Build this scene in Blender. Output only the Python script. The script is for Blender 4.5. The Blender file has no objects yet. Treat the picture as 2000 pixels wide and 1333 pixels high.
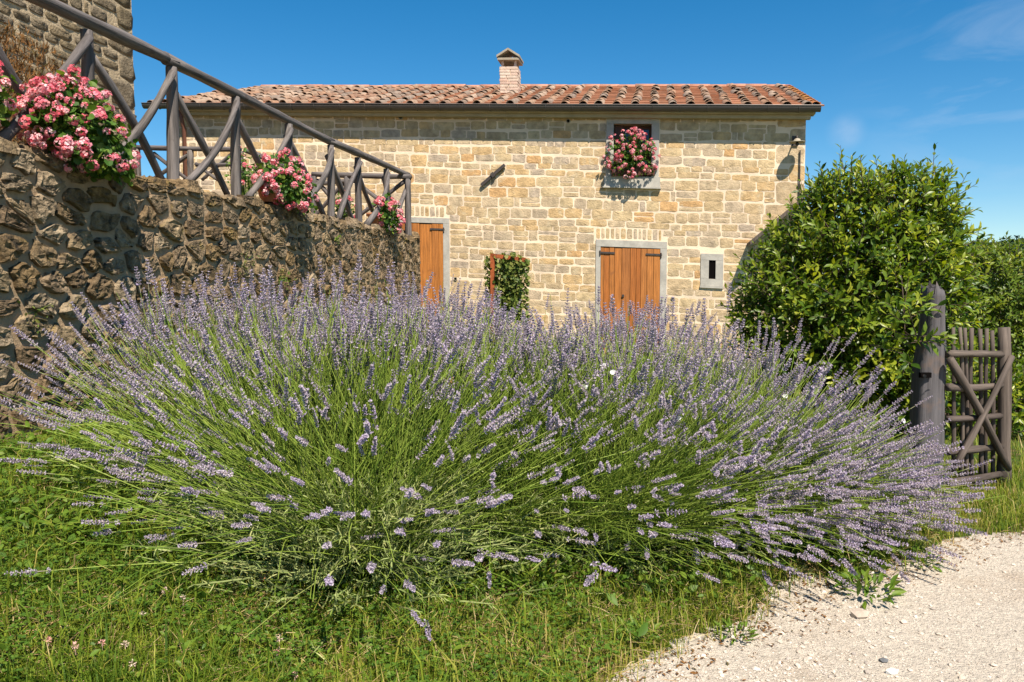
import bpy, math, random
import numpy as np
from mathutils import Matrix, Vector, Quaternion
from mathutils import noise as mnoise

random.seed(7)
R = np.random.default_rng(11)
sc = bpy.context.scene
COL = sc.collection

# ------------------------------------------------------------------ camera, sky, sun
PITCH = math.radians(3.64)
CAMZ = 1.3
cd = bpy.data.cameras.new('camera')
cam = bpy.data.objects.new('camera', cd)
COL.objects.link(cam)
cam.location = (0, 0, CAMZ)
cam.rotation_euler = (math.pi / 2 - PITCH, 0, 0)
cd.sensor_width = 36
cd.lens = 27
cd.clip_start = 0.05
cd.clip_end = 2000
sc.camera = cam

SUN_TO = Vector((0.105, -0.288, 0.43)).normalized()
SUN_EL = math.asin(SUN_TO.z)
SUN_AZ = math.atan2(SUN_TO.x, SUN_TO.y)
w = bpy.data.worlds.new('World')
sc.world = w
w.use_nodes = True
nt = w.node_tree
nt.nodes.clear()
wo = nt.nodes.new('ShaderNodeOutputWorld')
bg = nt.nodes.new('ShaderNodeBackground')
bg.inputs['Strength'].default_value = 0.075
sky = nt.nodes.new('ShaderNodeTexSky')
sky.sky_type = 'NISHITA'
sky.sun_disc = False
sky.sun_elevation = SUN_EL
sky.sun_rotation = SUN_AZ
sky.altitude = 600
sky.air_density = 1.0
sky.dust_density = 0.25
sky.ozone_density = 2.6
hs = nt.nodes.new('ShaderNodeHueSaturation')
hs.inputs['Hue'].default_value = 0.494
hs.inputs['Saturation'].default_value = 1.42
hs.inputs['Value'].default_value = 1.0
# thin cirrus: stretched noise kept to patches of the dome
tc = nt.nodes.new('ShaderNodeTexCoord')
mp = nt.nodes.new('ShaderNodeMapping')
mp.inputs['Rotation'].default_value = (0.0, 0.42, 0.3)
mp.inputs['Scale'].default_value = (3.0, 3.0, 13.0)
n1 = nt.nodes.new('ShaderNodeTexNoise')
n1.inputs['Scale'].default_value = 1.6
n1.inputs['Detail'].default_value = 6
n1.inputs['Roughness'].default_value = 0.55
n1.inputs['Distortion'].default_value = 0.6
r1 = nt.nodes.new('ShaderNodeValToRGB')
r1.color_ramp.elements[0].position = 0.42
r1.color_ramp.elements[1].position = 0.82
n2 = nt.nodes.new('ShaderNodeVectorMath')
n2.operation = 'DISTANCE'
n2.inputs[1].default_value = Vector((0.62, 1.0, 0.265)).normalized()
r2 = nt.nodes.new('ShaderNodeMapRange')
r2.inputs['From Min'].default_value = 0.0
r2.inputs['From Max'].default_value = 0.17
r2.inputs['To Min'].default_value = 1.0
r2.inputs['To Max'].default_value = 0.0
r2.interpolation_type = 'SMOOTHSTEP'
n3 = nt.nodes.new('ShaderNodeVectorMath')
n3.operation = 'DISTANCE'
n3.inputs[1].default_value = Vector((0.428, 1.0, 0.205)).normalized()
r3 = nt.nodes.new('ShaderNodeMapRange')
r3.inputs['From Min'].default_value = 0.0
r3.inputs['From Max'].default_value = 0.026
r3.inputs['To Min'].default_value = 0.6
r3.inputs['To Max'].default_value = 0.0
r3.interpolation_type = 'SMOOTHSTEP'
n4 = nt.nodes.new('ShaderNodeTexNoise')
n4.inputs['Scale'].default_value = 38
n4.inputs['Detail'].default_value = 4
m4 = nt.nodes.new('ShaderNodeMath'); m4.operation = 'MULTIPLY'
m1 = nt.nodes.new('ShaderNodeMath'); m1.operation = 'MULTIPLY'
m2 = nt.nodes.new('ShaderNodeMath'); m2.operation = 'MULTIPLY_ADD'
mx = nt.nodes.new('ShaderNodeMix'); mx.data_type = 'RGBA'
mx.inputs['B'].default_value = (4.6, 5.4, 6.6, 1)
L = nt.links
L.new(tc.outputs['Generated'], mp.inputs['Vector'])
L.new(mp.outputs[0], n1.inputs['Vector'])
L.new(n1.outputs['Fac'], r1.inputs['Fac'])
L.new(tc.outputs['Generated'], n2.inputs[0])
L.new(n2.outputs['Value'], r2.inputs['Value'])
L.new(tc.outputs['Generated'], n3.inputs[0])
L.new(n3.outputs['Value'], r3.inputs['Value'])
L.new(tc.outputs['Generated'], n4.inputs['Vector'])
L.new(n4.outputs['Fac'], m4.inputs[0]); L.new(r3.outputs[0], m4.inputs[1])
L.new(r1.outputs['Color'], m1.inputs[0]); L.new(r2.outputs[0], m1.inputs[1])
L.new(m1.outputs[0], m2.inputs[0]); m2.inputs[1].default_value = 0.62; L.new(m4.outputs[0], m2.inputs[2])
L.new(sky.outputs[0], hs.inputs['Color'])
L.new(hs.outputs[0], mx.inputs['A'])
L.new(m2.outputs[0], mx.inputs['Factor'])
L.new(mx.outputs['Result'], bg.inputs['Color'])
L.new(bg.outputs[0], wo.inputs['Surface'])

sd = bpy.data.lights.new('sun', 'SUN')
sd.energy = 5.0
sd.angle = math.radians(0.5)
sd.color = (1.0, 0.90, 0.775)
so = bpy.data.objects.new('sun', sd)
COL.objects.link(so)
so.rotation_euler = SUN_TO.to_track_quat('Z', 'Y').to_euler()
so.location = (2, -6, 12)
sc.view_settings.view_transform = 'Standard'
sc.view_settings.look = 'None'
sc.view_settings.gamma = 1
sc.view_settings.use_curve_mapping = False
sc.view_settings.exposure = 0.88

# ------------------------------------------------------------------ geometry of the place
F = 1500.0
cp, sp_ = math.cos(PITCH), math.sin(PITCH)
A11 = math.radians(11)
U = np.array([math.cos(A11), -math.sin(A11), 0.0])
V = np.array([math.sin(A11), math.cos(A11), 0.0])
Zv = np.array([0, 0, 1.0])
CAMP = np.array([0, 0, CAMZ])
K = 0.049                       # the old house has settled: its courses fall to the east
FV = 14.72                      # facade distance along V
SU = -2.86                      # house s = 0 in the U direction


def ray(px, py):
    rx, ry = (px - 1000) / F, (666.5 - py) / F
    return np.array([rx, cp + ry * sp_, -sp_ + ry * cp])


def at_v(px, py, v):
    d = ray(px, py)
    return CAMP + d * (v / d.dot(V))


def at_u(px, py, u):
    d = ray(px, py)
    return CAMP + d * (u / d.dot(U))


def at_y(px, py, y):
    d = ray(px, py)
    return CAMP + d * (y / d[1])


def on_z(px, py, z):
    d = ray(px, py)
    return CAMP + d * ((z - CAMZ) / d[2])


def W(u, v, z):
    return u * U + v * V + np.array([0, 0, z])


def H(s, v, wz):
    return W(s + SU, FV + v, wz - K * s)


def fac(px, py, v=0.0):
    p = at_v(px, py, FV + v)
    s = p.dot(U) - SU
    return s, p[2] + K * s


def smooth(t):
    t = np.clip(t, 0, 1)
    return t * t * (3 - 2 * t)


def ground_z(x, y):
    u = x * U[0] + y * U[1]
    return 0.36 * smooth((-0.5 - u) / 3.2) + 0.1 * smooth((y - 5.5) / 3) * smooth((1.5 - u) / 2)


# ------------------------------------------------------------------ mesh helpers
WL = {}


class MB:
    def __init__(s):
        s.v, s.r, s.f, s.n = [], [], [], 0

    def arr(s, verts, faces, rnd=0.5, mat=0):
        verts = np.asarray(verts, float).reshape(-1, 3)
        faces = np.asarray(faces, int)
        rr = np.broadcast_to(np.asarray(rnd, float), (len(verts),))
        s.v.append(verts); s.r.append(rr)
        s.f.append((faces + s.n, mat))
        s.n += len(verts)

    def add(s, verts, faces, rnd=0.5, mat=0):
        verts = np.asarray(verts, float).reshape(-1, 3)
        rr = np.broadcast_to(np.asarray(rnd, float), (len(verts),))
        s.v.append(verts); s.r.append(rr)
        by = {}
        for f in faces:
            by.setdefault(len(f), []).append(f)
        for k, fs in by.items():
            s.f.append((np.array(fs, int) + s.n, mat))
        s.n += len(verts)

    def box(s, c, ax, ay, az, rnd=0.5, mat=0):
        """ax, ay, az: half-extent vectors"""
        c, ax, ay, az = map(np.asarray, (c, ax, ay, az))
        vs = [c + i * ax + j * ay + k * az for k in (-1, 1) for j in (-1, 1) for i in (-1, 1)]
        s.add(vs, [(0, 2, 3, 1), (4, 5, 7, 6), (0, 1, 5, 4), (2, 6, 7, 3), (0, 4, 6, 2), (1, 3, 7, 5)], rnd, mat)

    def hbox(s, s0, s1, v0, v1, w0, w1, rnd=0.5, mat=0):
        vs = [H(a, b, c) for c in (w0, w1) for b in (v0, v1) for a in (s0, s1)]
        s.add(vs, [(0, 2, 3, 1), (4, 5, 7, 6), (0, 1, 5, 4), (2, 6, 7, 3), (0, 4, 6, 2), (1, 3, 7, 5)], rnd, mat)

    def tube(s, pts, rad, n=6, rnd=0.5, mat=0, cap=True):
        pts = [np.asarray(p, float) for p in pts]
        if np.isscalar(rad):
            rad = [rad] * len(pts)
        vs, fs = [], []
        d0 = pts[-1] - pts[0]
        ref = np.array([0, 0, 1.0]) if abs(d0[2]) < 0.9 * np.linalg.norm(d0) else np.array([1.0, 0, 0])
        for i, p in enumerate(pts):
            d = pts[min(i + 1, len(pts) - 1)] - pts[max(i - 1, 0)]
            d = d / (np.linalg.norm(d) + 1e-9)
            a = np.cross(ref, d); a /= np.linalg.norm(a) + 1e-9
            b = np.cross(d, a)
            for j in range(n):
                t = 2 * math.pi * j / n
                vs.append(p + rad[i] * (math.cos(t) * a + math.sin(t) * b))
        for i in range(len(pts) - 1):
            for j in range(n):
                k = (j + 1) % n
                fs.append((i * n + j, i * n + k, (i + 1) * n + k, (i + 1) * n + j))
        if cap:
            fs.append(tuple(range(n - 1, -1, -1)))
            fs.append(tuple((len(pts) - 1) * n + j for j in range(n)))
        s.add(vs, fs, rnd, mat)

    def lathe(s, c, prof, n=14, rnd=0.5, mat=0):
        vs, fs = [], []
        for r, z in prof:
            for j in range(n):
                t = 2 * math.pi * j / n
                vs.append((c[0] + r * math.cos(t), c[1] + r * math.sin(t), c[2] + z))
        for i in range(len(prof) - 1):
            for j in range(n):
                k = (j + 1) % n
                fs.append((i * n + j, i * n + k, (i + 1) * n + k, (i + 1) * n + j))
        s.add(vs, fs, rnd, mat)

    def mesh(s, name, mats, smooth_=False, origin=(0, 0, 0)):
        v = np.concatenate(s.v) - np.asarray(origin)
        r = np.concatenate(s.r)
        me = bpy.data.meshes.new(name)
        me.vertices.add(len(v))
        me.vertices.foreach_set('co', v.astype(np.float32).ravel())
        tot = np.concatenate([np.full(len(f), f.shape[1]) for f, m in s.f])
        loops = np.concatenate([f.ravel() for f, m in s.f])
        mi = np.concatenate([np.full(len(f), m) for f, m in s.f])
        start = np.concatenate([[0], np.cumsum(tot)[:-1]])
        me.loops.add(len(loops))
        me.loops.foreach_set('vertex_index', loops.astype(np.int32))
        me.polygons.add(len(tot))
        me.polygons.foreach_set('loop_start', start.astype(np.int32))
        me.polygons.foreach_set('loop_total', tot.astype(np.int32))
        me.polygons.foreach_set('material_index', mi.astype(np.int32))
        me.polygons.foreach_set('use_smooth', np.full(len(tot), bool(smooth_)))
        at = me.attributes.new('rnd', 'FLOAT', 'POINT')
        at.data.foreach_set('value', r.astype(np.float32))
        for m in (mats if isinstance(mats, (list, tuple)) else [mats]):
            me.materials.append(m)
        me.update(calc_edges=True)
        return me

    def build(s, name, mats, parent=None, smooth_=False, origin=None, kind=None, label=None):
        if origin is None:
            v = np.concatenate(s.v)
            origin = (v.min(0) + v.max(0)) / 2
        me = s.mesh(name, mats, smooth_, origin)
        return place(name, me, origin, parent, kind=kind, label=label)


def place(name, me, loc, parent=None, rot=None, kind=None, label=None):
    o = bpy.data.objects.new(name, me)
    COL.objects.link(o)
    loc = np.asarray(loc, float)
    WL[o.name] = loc
    if parent is not None:
        o.parent = parent
        o.location = loc - WL[parent.name]
    else:
        o.location = loc
    if rot is not None:
        o.rotation_mode = 'QUATERNION'
        o.rotation_quaternion = rot
    if kind:
        o['kind'] = kind
    if label:
        o['label'] = label
    return o


def thing(name, label, cat, loc, group=None):
    o = place(name, None, loc)
    return tag(o, label, cat, group)


def tag(o, label, cat, group=None, kind=None):
    o['label'] = label
    o['category'] = cat
    if group:
        o['group'] = group
    if kind:
        o['kind'] = kind
    return o


def norm(a):
    a = np.asarray(a, float)
    return a / (np.linalg.norm(a, axis=-1, keepdims=True) + 1e-12)


def frames(d, roll=None, xhint=None):
    """N matrices whose columns are x, y, z with z = d"""
    d = norm(d)
    n = len(d)
    if xhint is None:
        xhint = norm(R.normal(size=(n, 3)))
    x = norm(xhint - (xhint * d).sum(1, keepdims=True) * d)
    y = np.cross(d, x)
    return np.stack([x, y, d], axis=2)


def scatter(mb, tv, faces_by, Ms, P, rnd, mat=0):
    """copies of a template (tv K x 3; faces_by list of arrays) at P with matrices Ms"""
    tv = np.asarray(tv, float)
    n, k = len(P), len(tv)
    if n == 0:
        return
    vs = np.einsum('nij,kj->nki', Ms, tv) + P[:, None, :]
    off = (np.arange(n) * k)[:, None, None]
    rr = np.repeat(rnd, k)
    first = True
    base = mb.n
    mb.v.append(vs.reshape(-1, 3)); mb.r.append(rr); mb.n += n * k
    for f in faces_by:
        f = np.asarray(f, int)
        mb.f.append(((f[None] + off).reshape(-1, f.shape[1]) + base, mat))


def tubes3(mb, P, r, rnd, mat=0, sides=3):
    """P: N x k x 3 polyline points, r: k radii"""
    n, k, _ = P.shape
    d = norm(P[:, -1] - P[:, 0])
    M = frames(d)
    vs = np.zeros((n, k, sides, 3))
    for j in range(sides):
        t = 2 * math.pi * j / sides
        o = math.cos(t) * M[:, :, 0] + math.sin(t) * M[:, :, 1]
        for i in range(k):
            vs[:, i, j] = P[:, i] + o * r[i]
    fs = []
    for i in range(k - 1):
        for j in range(sides):
            q = (j + 1) % sides
            fs.append((i * sides + j, i * sides + q, (i + 1) * sides + q, (i + 1) * sides + j))
    fs = np.array(fs)
    off = (np.arange(n) * k * sides)[:, None, None]
    mb.arr(vs.reshape(-1, 3), (fs[None] + off).reshape(-1, 4), np.repeat(rnd, k * sides), mat)


# ------------------------------------------------------------------ materials
def C(h):
    return tuple(h) + (1,) if not isinstance(h, str) else None


def ramp(nt, cols, interp='LINEAR', pos=None):
    n = nt.nodes.new('ShaderNodeValToRGB')
    if len(cols) == 1: cols = [cols[0], cols[0]]
    cr = n.color_ramp
    cr.interpolation = interp
    k = len(cols)
    while len(cr.elements) < k:
        cr.elements.new(0.5)
    for i, c in enumerate(cols):
        cr.elements[i].position = pos[i] if pos else (i / max(k - 1, 1) if interp != 'CONSTANT' else i / k)
        cr.elements[i].color = tuple(c) + (1,)
    return n


def mat(name, cols, rough=0.85, var=0.35, ns=6.0, bump=0.0, bs=60.0, bd=0.01, spec=0.25, trans=0.0, tcol=None, objrnd=False,
        stretch=None, coords='world', interp='LINEAR', spot=None, spot2=None, metal=0.0, pos=None, detail=6, emit=None):
    m = bpy.data.materials.new(name)
    m.use_nodes = True
    nt = m.node_tree
    N, L = nt.nodes, nt.links
    N.clear()
    out = N.new('ShaderNodeOutputMaterial')
    b = N.new('ShaderNodeBsdfPrincipled')
    b.inputs['Roughness'].default_value = rough
    b.inputs['Specular IOR Level'].default_value = spec
    b.inputs['Metallic'].default_value = metal
    at = N.new('ShaderNodeAttribute'); at.attribute_name = 'rnd'
    fac = at.outputs['Fac']
    if objrnd:
        oi = N.new('ShaderNodeObjectInfo')
        ad = N.new('ShaderNodeMath'); ad.operation = 'ADD'
        L.new(fac, ad.inputs[0]); L.new(oi.outputs['Random'], ad.inputs[1])
        fr = N.new('ShaderNodeMath'); fr.operation = 'FRACT'
        L.new(ad.outputs[0], fr.inputs[0]); fac = fr.outputs[0]
    rp = ramp(nt, cols, interp, pos)
    L.new(fac, rp.inputs['Fac'])
    col = rp.outputs['Color']
    if coords == 'world':
        g = N.new('ShaderNodeNewGeometry'); vec = g.outputs['Position']
    else:
        g = N.new('ShaderNodeTexCoord'); vec = g.outputs['Object']
    if stretch:
        mpn = N.new('ShaderNodeMapping'); mpn.inputs['Scale'].default_value = stretch
        L.new(vec, mpn.inputs['Vector']); vec2 = mpn.outputs[0]
    else:
        vec2 = vec
    if var > 0:
        nz = N.new('ShaderNodeTexNoise')
        nz.inputs['Scale'].default_value = ns; nz.inputs['Detail'].default_value = detail
        nz.inputs['Roughness'].default_value = 0.65
        L.new(vec2, nz.inputs['Vector'])
        mr = N.new('ShaderNodeMapRange')
        mr.inputs['From Min'].default_value = 0.28; mr.inputs['From Max'].default_value = 0.72
        mr.inputs['To Min'].default_value = 1 - var; mr.inputs['To Max'].default_value = 1 + var * 0.6
        L.new(nz.outputs['Fac'], mr.inputs['Value'])
        mu = N.new('ShaderNodeMix'); mu.data_type = 'RGBA'; mu.blend_type = 'MULTIPLY'
        mu.inputs['Factor'].default_value = 1
        L.new(col, mu.inputs['A']); L.new(mr.outputs[0], mu.inputs['B'])
        col = mu.outputs['Result']
    for sp in (spot, spot2):
        if sp:
            c2, s2, lo, hi = sp[:4]
            nz2 = N.new('ShaderNodeTexNoise')
            nz2.inputs['Scale'].default_value = s2; nz2.inputs['Detail'].default_value = 5
            nz2.inputs['Roughness'].default_value = 0.6
            L.new(vec, nz2.inputs['Vector'])
            mr2 = N.new('ShaderNodeMapRange')
            mr2.inputs['From Min'].default_value = lo; mr2.inputs['From Max'].default_value = hi
            L.new(nz2.outputs['Fac'], mr2.inputs['Value'])
            mm = N.new('ShaderNodeMix'); mm.data_type = 'RGBA'
            mm.inputs['B'].default_value = tuple(c2) + (1,)
            L.new(col, mm.inputs['A']); L.new(mr2.outputs[0], mm.inputs['Factor'])
            col = mm.outputs['Result']
    L.new(col, b.inputs['Base Color'])
    if bump > 0:
        nb = N.new('ShaderNodeTexNoise')
        nb.inputs['Scale'].default_value = bs; nb.inputs['Detail'].default_value = 6
        nb.inputs['Roughness'].default_value = 0.62
        L.new(vec2, nb.inputs['Vector'])
        bu = N.new('ShaderNodeBump')
        bu.inputs['Strength'].default_value = bump; bu.inputs['Distance'].default_value = bd
        L.new(nb.outputs['Fac'], bu.inputs['Height'])
        L.new(bu.outputs[0], b.inputs['Normal'])
    if trans > 0:
        tr = N.new('ShaderNodeBsdfTranslucent')
        if tcol:
            hm = N.new('ShaderNodeMix'); hm.data_type = 'RGBA'; hm.blend_type = 'MULTIPLY'; hm.inputs['Factor'].default_value = 1
            hm.inputs['B'].default_value = tuple(tcol) + (1,)
            L.new(col, hm.inputs['A']); L.new(hm.outputs['Result'], tr.inputs['Color'])
        else:
            L.new(col, tr.inputs['Color'])
        ms = N.new('ShaderNodeMixShader'); ms.inputs[0].default_value = trans
        L.new(b.outputs[0], ms.inputs[1]); L.new(tr.outputs[0], ms.inputs[2])
        L.new(ms.outputs[0], out.inputs['Surface'])
    else:
        L.new(b.outputs[0], out.inputs['Surface'])
    return m


m_hstone = mat('house stone', [(.51, .375, .21), (.48, .36, .215), (.54, .41, .235), (.46, .36, .245), (.54, .37, .185), (.445, .355, .26), (.52, .40, .255), (.54, .33, .15), (.50, .375, .22)],
               var=.42, ns=8, bump=.8, bs=34, bd=.014, interp='CONSTANT', pos=[0, .16, .32, .46, .58, .70, .77, .89, .94], spot=((.52, .42, .27), 5, .54, .72))
m_hmortar = mat('lime mortar', [(.76, .605, .44)], var=.22, ns=2.0, bump=.6, bs=45, bd=.008)
m_rstone = mat('rubble stone', [(.275, .19, .105), (.21, .148, .082), (.315, .235, .138), (.25, .182, .115), (.35, .275, .18), (.175, .125, .078), (.265, .178, .078)],
               var=.62, ns=11, bump=1.0, bs=26, bd=.045, spot=((.21, .155, .042), 6, .60, .72), spot2=((.05, .042, .032), 13, .52, .68), rough=.95, spec=.1)
m_rmortar = mat('earthy mortar', [(.385, .275, .168)], var=.28, ns=7, bump=.8, bs=46, bd=.014, rough=.95, spec=.1, spot=((.27, .20, .13), 3, .58, .78))
m_tstone = mat('tower stone', [(.22, .17, .10), (.17, .135, .085), (.27, .21, .13), (.19, .155, .11), (.24, .19, .12)],
               var=.5, ns=14, bump=1.0, bs=38, bd=.03, rough=.95, spec=.1)
m_tmortar = mat('tower mortar', [(.46, .36, .23)], var=.3, ns=9, bump=.8, bs=40, bd=.02, rough=.95)
m_grey = mat('dressed grey stone', [(.39, .37, .325), (.44, .415, .365)], var=.28, ns=6, bump=.35, bs=90, bd=.006)
m_door = mat('varnished larch', [(.40, .135, .028), (.36, .115, .024), (.46, .175, .04), (.34, .125, .034), (.43, .16, .036)], rough=.5, var=.52, ns=1.6,
             stretch=(34, 34, 1.6), bump=.35, bs=2.0, bd=.004, spec=.35, spot=((.19, .075, .03), 5, .62, .8))
m_shut = mat('dark brown shutter', [(.085, .034, .020), (.10, .042, .024)], rough=.55, var=.3, ns=1.6, stretch=(30, 30, 2), spec=.3)
m_cover = mat('old cover tile', [(.25, .165, .115), (.30, .20, .135), (.21, .155, .12), (.34, .235, .165), (.27, .16, .105), (.36, .265, .195), (.24, .185, .145), (.32, .19, .12)],
              objrnd=True, var=.5, ns=9, bump=.8, bs=45, bd=.012, spot=((.42, .35, .27), 15, .64, .78), spot2=((.14, .115, .095), 10, .58, .74), interp='CONSTANT')
m_pan = mat('orange pan tile', [(.33, .15, .082), (.37, .17, .095), (.29, .135, .075), (.33, .17, .10)], objrnd=True, var=.35, ns=7, bump=.4, bs=50, bd=.006,
            spot=((.27, .16, .045), 7, .62, .74))
m_ridge = mat('fresh terracotta', [(.46, .23, .15), (.42, .20, .125), (.49, .26, .175)], objrnd=True, var=.25, ns=8, bump=.3, bs=50)
m_gutter = mat('brown gutter metal', [(.085, .073, .066)], rough=.4, var=.2, spec=.5)
m_soffit = mat('eave concrete', [(.42, .36, .25)], var=.18, ns=5)
m_lichen = mat('verge tile with lichen', [(.33, .16, .05), (.36, .14, .06), (.30, .19, .05)], objrnd=True, var=.5, ns=14, bump=.6, bs=50)
m_brick = mat('pale chimney brick', [(.56, .42, .33), (.60, .49, .39), (.55, .38, .30), (.62, .54, .44)], var=.3, ns=14, bump=.6, bs=50, bd=.01)
m_cap = mat('chimney cap slab', [(.33, .29, .22)], var=.3, ns=9, bump=.4)
m_black = mat('black opening shade', [(.006, .005, .005)], var=0, rough=1, spec=0)  # flat black painted in for the shade inside openings
m_glass = mat('window glass', [(.012, .014, .016)], var=0, rough=.06, spec=.6)
m_log = mat('weathered grey log', [(.125, .112, .108), (.15, .132, .122), (.10, .088, .086), (.165, .145, .13)], objrnd=True, coords='object', stretch=(24, 24, 1.5), ns=1.4, var=.85,
            bump=.9, bs=1.4, bd=.010, spot=((.06, .045, .04), 7, .60, .72), rough=.8)
m_gate = mat('brown weathered gate wood', [(.105, .082, .068), (.13, .104, .084), (.085, .066, .056), (.145, .116, .092)], objrnd=True, coords='object', stretch=(26, 26, 1.6), ns=1.4, var=.75,
             bump=.6, bs=1.5, bd=.005, rough=.8)
m_post = mat('slate grey hewn post', [(.095, .089, .094), (.11, .102, .105)], objrnd=True, coords='object', stretch=(34, 34, 1.5), ns=1.3, var=.5, bump=.7, bs=1.4, bd=.008, rough=.8,
             spot=((.17, .115, .085), 4, .56, .72))
m_iron = mat('dark iron', [(.055, .045, .04)], rough=.6, var=.4, ns=20, spec=.4)
m_rust = mat('orange rusted iron', [(.33, .085, .025)], rough=.8, var=.5, ns=14, bump=.3, bs=60, spot=((.14, .05, .03), 9, .52, .7))
m_pipe = mat('copper downpipe', [(.17, .075, .05)], rough=.5, var=.2)
m_pot = mat('terracotta pot', [(.47, .20, .095), (.43, .18, .09)], var=.3, ns=12, bump=.2, bs=60)
m_soil = mat('potting soil', [(.035, .025, .018)], var=.4, ns=30)
m_gleaf = mat('geranium leaf', [(.030, .085, .012), (.055, .13, .018), (.09, .17, .022), (.15, .21, .03)], rough=.55, var=.2, ns=20, trans=.28, tcol=(1.6, 1.8, .7))
m_petal = mat('pink geranium petal', [(.66, .08, .12), (.76, .17, .22), (.81, .30, .36), (.83, .60, .60), (.74, .13, .14)], rough=.6, var=.1, trans=.3, objrnd=True)
m_stem = mat('lavender stem', [(.15, .25, .03), (.21, .31, .04), (.29, .37, .06), (.19, .27, .045), (.38, .40, .12)], rough=.6, var=.15, ns=3, trans=.22, tcol=(1.3, 1.3, .8))
m_lleaf = mat('lavender leaf', [(.30, .36, .12), (.37, .42, .16), (.24, .31, .09), (.46, .46, .19)], rough=.75, var=.15, trans=.2)
m_lav = mat('lavender floret', [(.31, .255, .335), (.38, .32, .40), (.45, .39, .455), (.52, .465, .50), (.33, .265, .41), (.46, .41, .395), (.39, .33, .24)], rough=.85, var=.12, trans=.18, objrnd=False)
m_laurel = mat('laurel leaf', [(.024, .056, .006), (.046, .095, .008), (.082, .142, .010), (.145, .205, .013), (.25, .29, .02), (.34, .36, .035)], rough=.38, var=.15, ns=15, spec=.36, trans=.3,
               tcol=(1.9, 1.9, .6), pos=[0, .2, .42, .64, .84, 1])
m_shrub = mat('shrub leaf', [(.040, .085, .010), (.070, .13, .012), (.12, .185, .018), (.19, .245, .025), (.26, .29, .03)], rough=.45, var=.15, ns=15, spec=.4, trans=.32, tcol=(1.8, 1.7, .6))
m_ivy = mat('ivy leaf', [(.05, .085, .014), (.085, .13, .02), (.15, .19, .035), (.24, .24, .06)], rough=.5, var=.15, trans=.25)
m_bark = mat('shrub bark', [(.09, .065, .045)], var=.4, ns=30, bump=.4)
m_grass = mat('grass blade', [(.045, .095, .008), (.09, .155, .012), (.165, .225, .018), (.26, .285, .03), (.36, .30, .075), (.48, .36, .17)], rough=.6, var=.12, trans=.3, tcol=(1.5, 1.5, .6), pos=[0, .28, .52, .74, .88, 1])
m_clover = mat('clover leaf', [(.042, .105, .012), (.075, .15, .015), (.12, .19, .02)], rough=.6, var=.15, trans=.25)
m_weed = mat('weed leaf', [(.060, .125, .012), (.105, .18, .018), (.16, .22, .024)], rough=.5, var=.2, ns=20, trans=.28, tcol=(1.5, 1.5, .6))
m_straw = mat('dry straw', [(.42, .31, .14), (.34, .21, .10), (.50, .40, .22), (.28, .15, .08)], rough=.8, var=.15)
m_ground = mat('meadow soil', [(.075, .085, .022)], var=.5, ns=4, bump=.6, bs=30, bd=.02, spot=((.20, .145, .075), 2.2, .55, .7), spot2=((.05, .10, .018), 7, .5, .65), rough=1, spec=.05)
m_gravel = mat('white limestone grit', [(.60, .53, .43)], var=.3, ns=30, bump=1.0, bs=95, bd=.02, spot=((.40, .31, .22), 1.4, .54, .78), spot2=((.33, .26, .20), 60, .63, .74), rough=.95, spec=.1)
m_pebble = mat('limestone pebble', [(.57, .51, .43), (.50, .43, .35), (.62, .56, .49), (.42, .35, .28), (.54, .46, .37), (.30, .26, .225), (.58, .51, .43)], var=.2, ns=40, rough=.9)
m_dark = mat('dark pebble', [(.13, .135, .14)], var=.3, ns=60)
m_white = mat('white flower petal', [(.80, .80, .76)], var=.05, trans=.2)
m_wing = mat('butterfly wing', [(.44, .17, .07), (.52, .26, .13)], var=.3, ns=60, trans=.15)
m_body = mat('insect body', [(.045, .03, .02)], var=.2)
m_dryshrub = mat('dried brown foliage', [(.19, .085, .022), (.26, .13, .04), (.14, .065, .022), (.10, .085, .03)], var=.2, trans=.2)
m_far = mat('far wood foliage', [(.022, .05, .018), (.035, .07, .022), (.05, .085, .028)], var=.3, ns=.4, rough=.8)
m_hill = mat('far hillside', [(.035, .06, .02)], var=.4, ns=.08)
m_clovf = mat('clover blossom', [(.70, .60, .50), (.62, .30, .26)], var=.1)

# ------------------------------------------------------------------ ground, path, hill
def path_edge():
    pts = [(1120, 1420), (1180, 1333), (1250, 1290), (1330, 1248), (1400, 1228), (1475, 1205), (1500, 1150), (1570, 1122), (1640, 1135), (1720, 1112), (1790, 1085), (1860, 1052), (1930, 1045), (2000, 1040), (2300, 1030)]
    return np.array([on_z(x, y, 0)[:2] for x, y in pts])


PE = path_edge()
_pe = []
for a, b in zip(PE[:-1], PE[1:]):
    n = max(2, int(np.linalg.norm(b - a) / 0.03))
    for i in range(n):
        _pe.append(a + (b - a) * i / n + R.normal(size=2) * 0.014)
PE = np.array(_pe + [PE[-1]])
EDGE = np.vstack([[[0.18, -6]], PE, [[9, 4.9], [14, 5.2]]])


def in_path(x, y):
    """signed-ish: True inside the gravel (to the right of the edge polyline)"""
    x, y = np.atleast_1d(x), np.atleast_1d(y)
    poly = np.vstack([EDGE, [[14, -6]]])
    ins = np.zeros(len(x), bool)
    j = len(poly) - 1
    for i in range(len(poly)):
        xi, yi = poly[i]; xj, yj = poly[j]
        c = ((yi > y) != (yj > y)) & (x < (xj - xi) * (y - yi) / (yj - yi + 1e-12) + xi)
        ins ^= c
        j = i
    return ins


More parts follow.
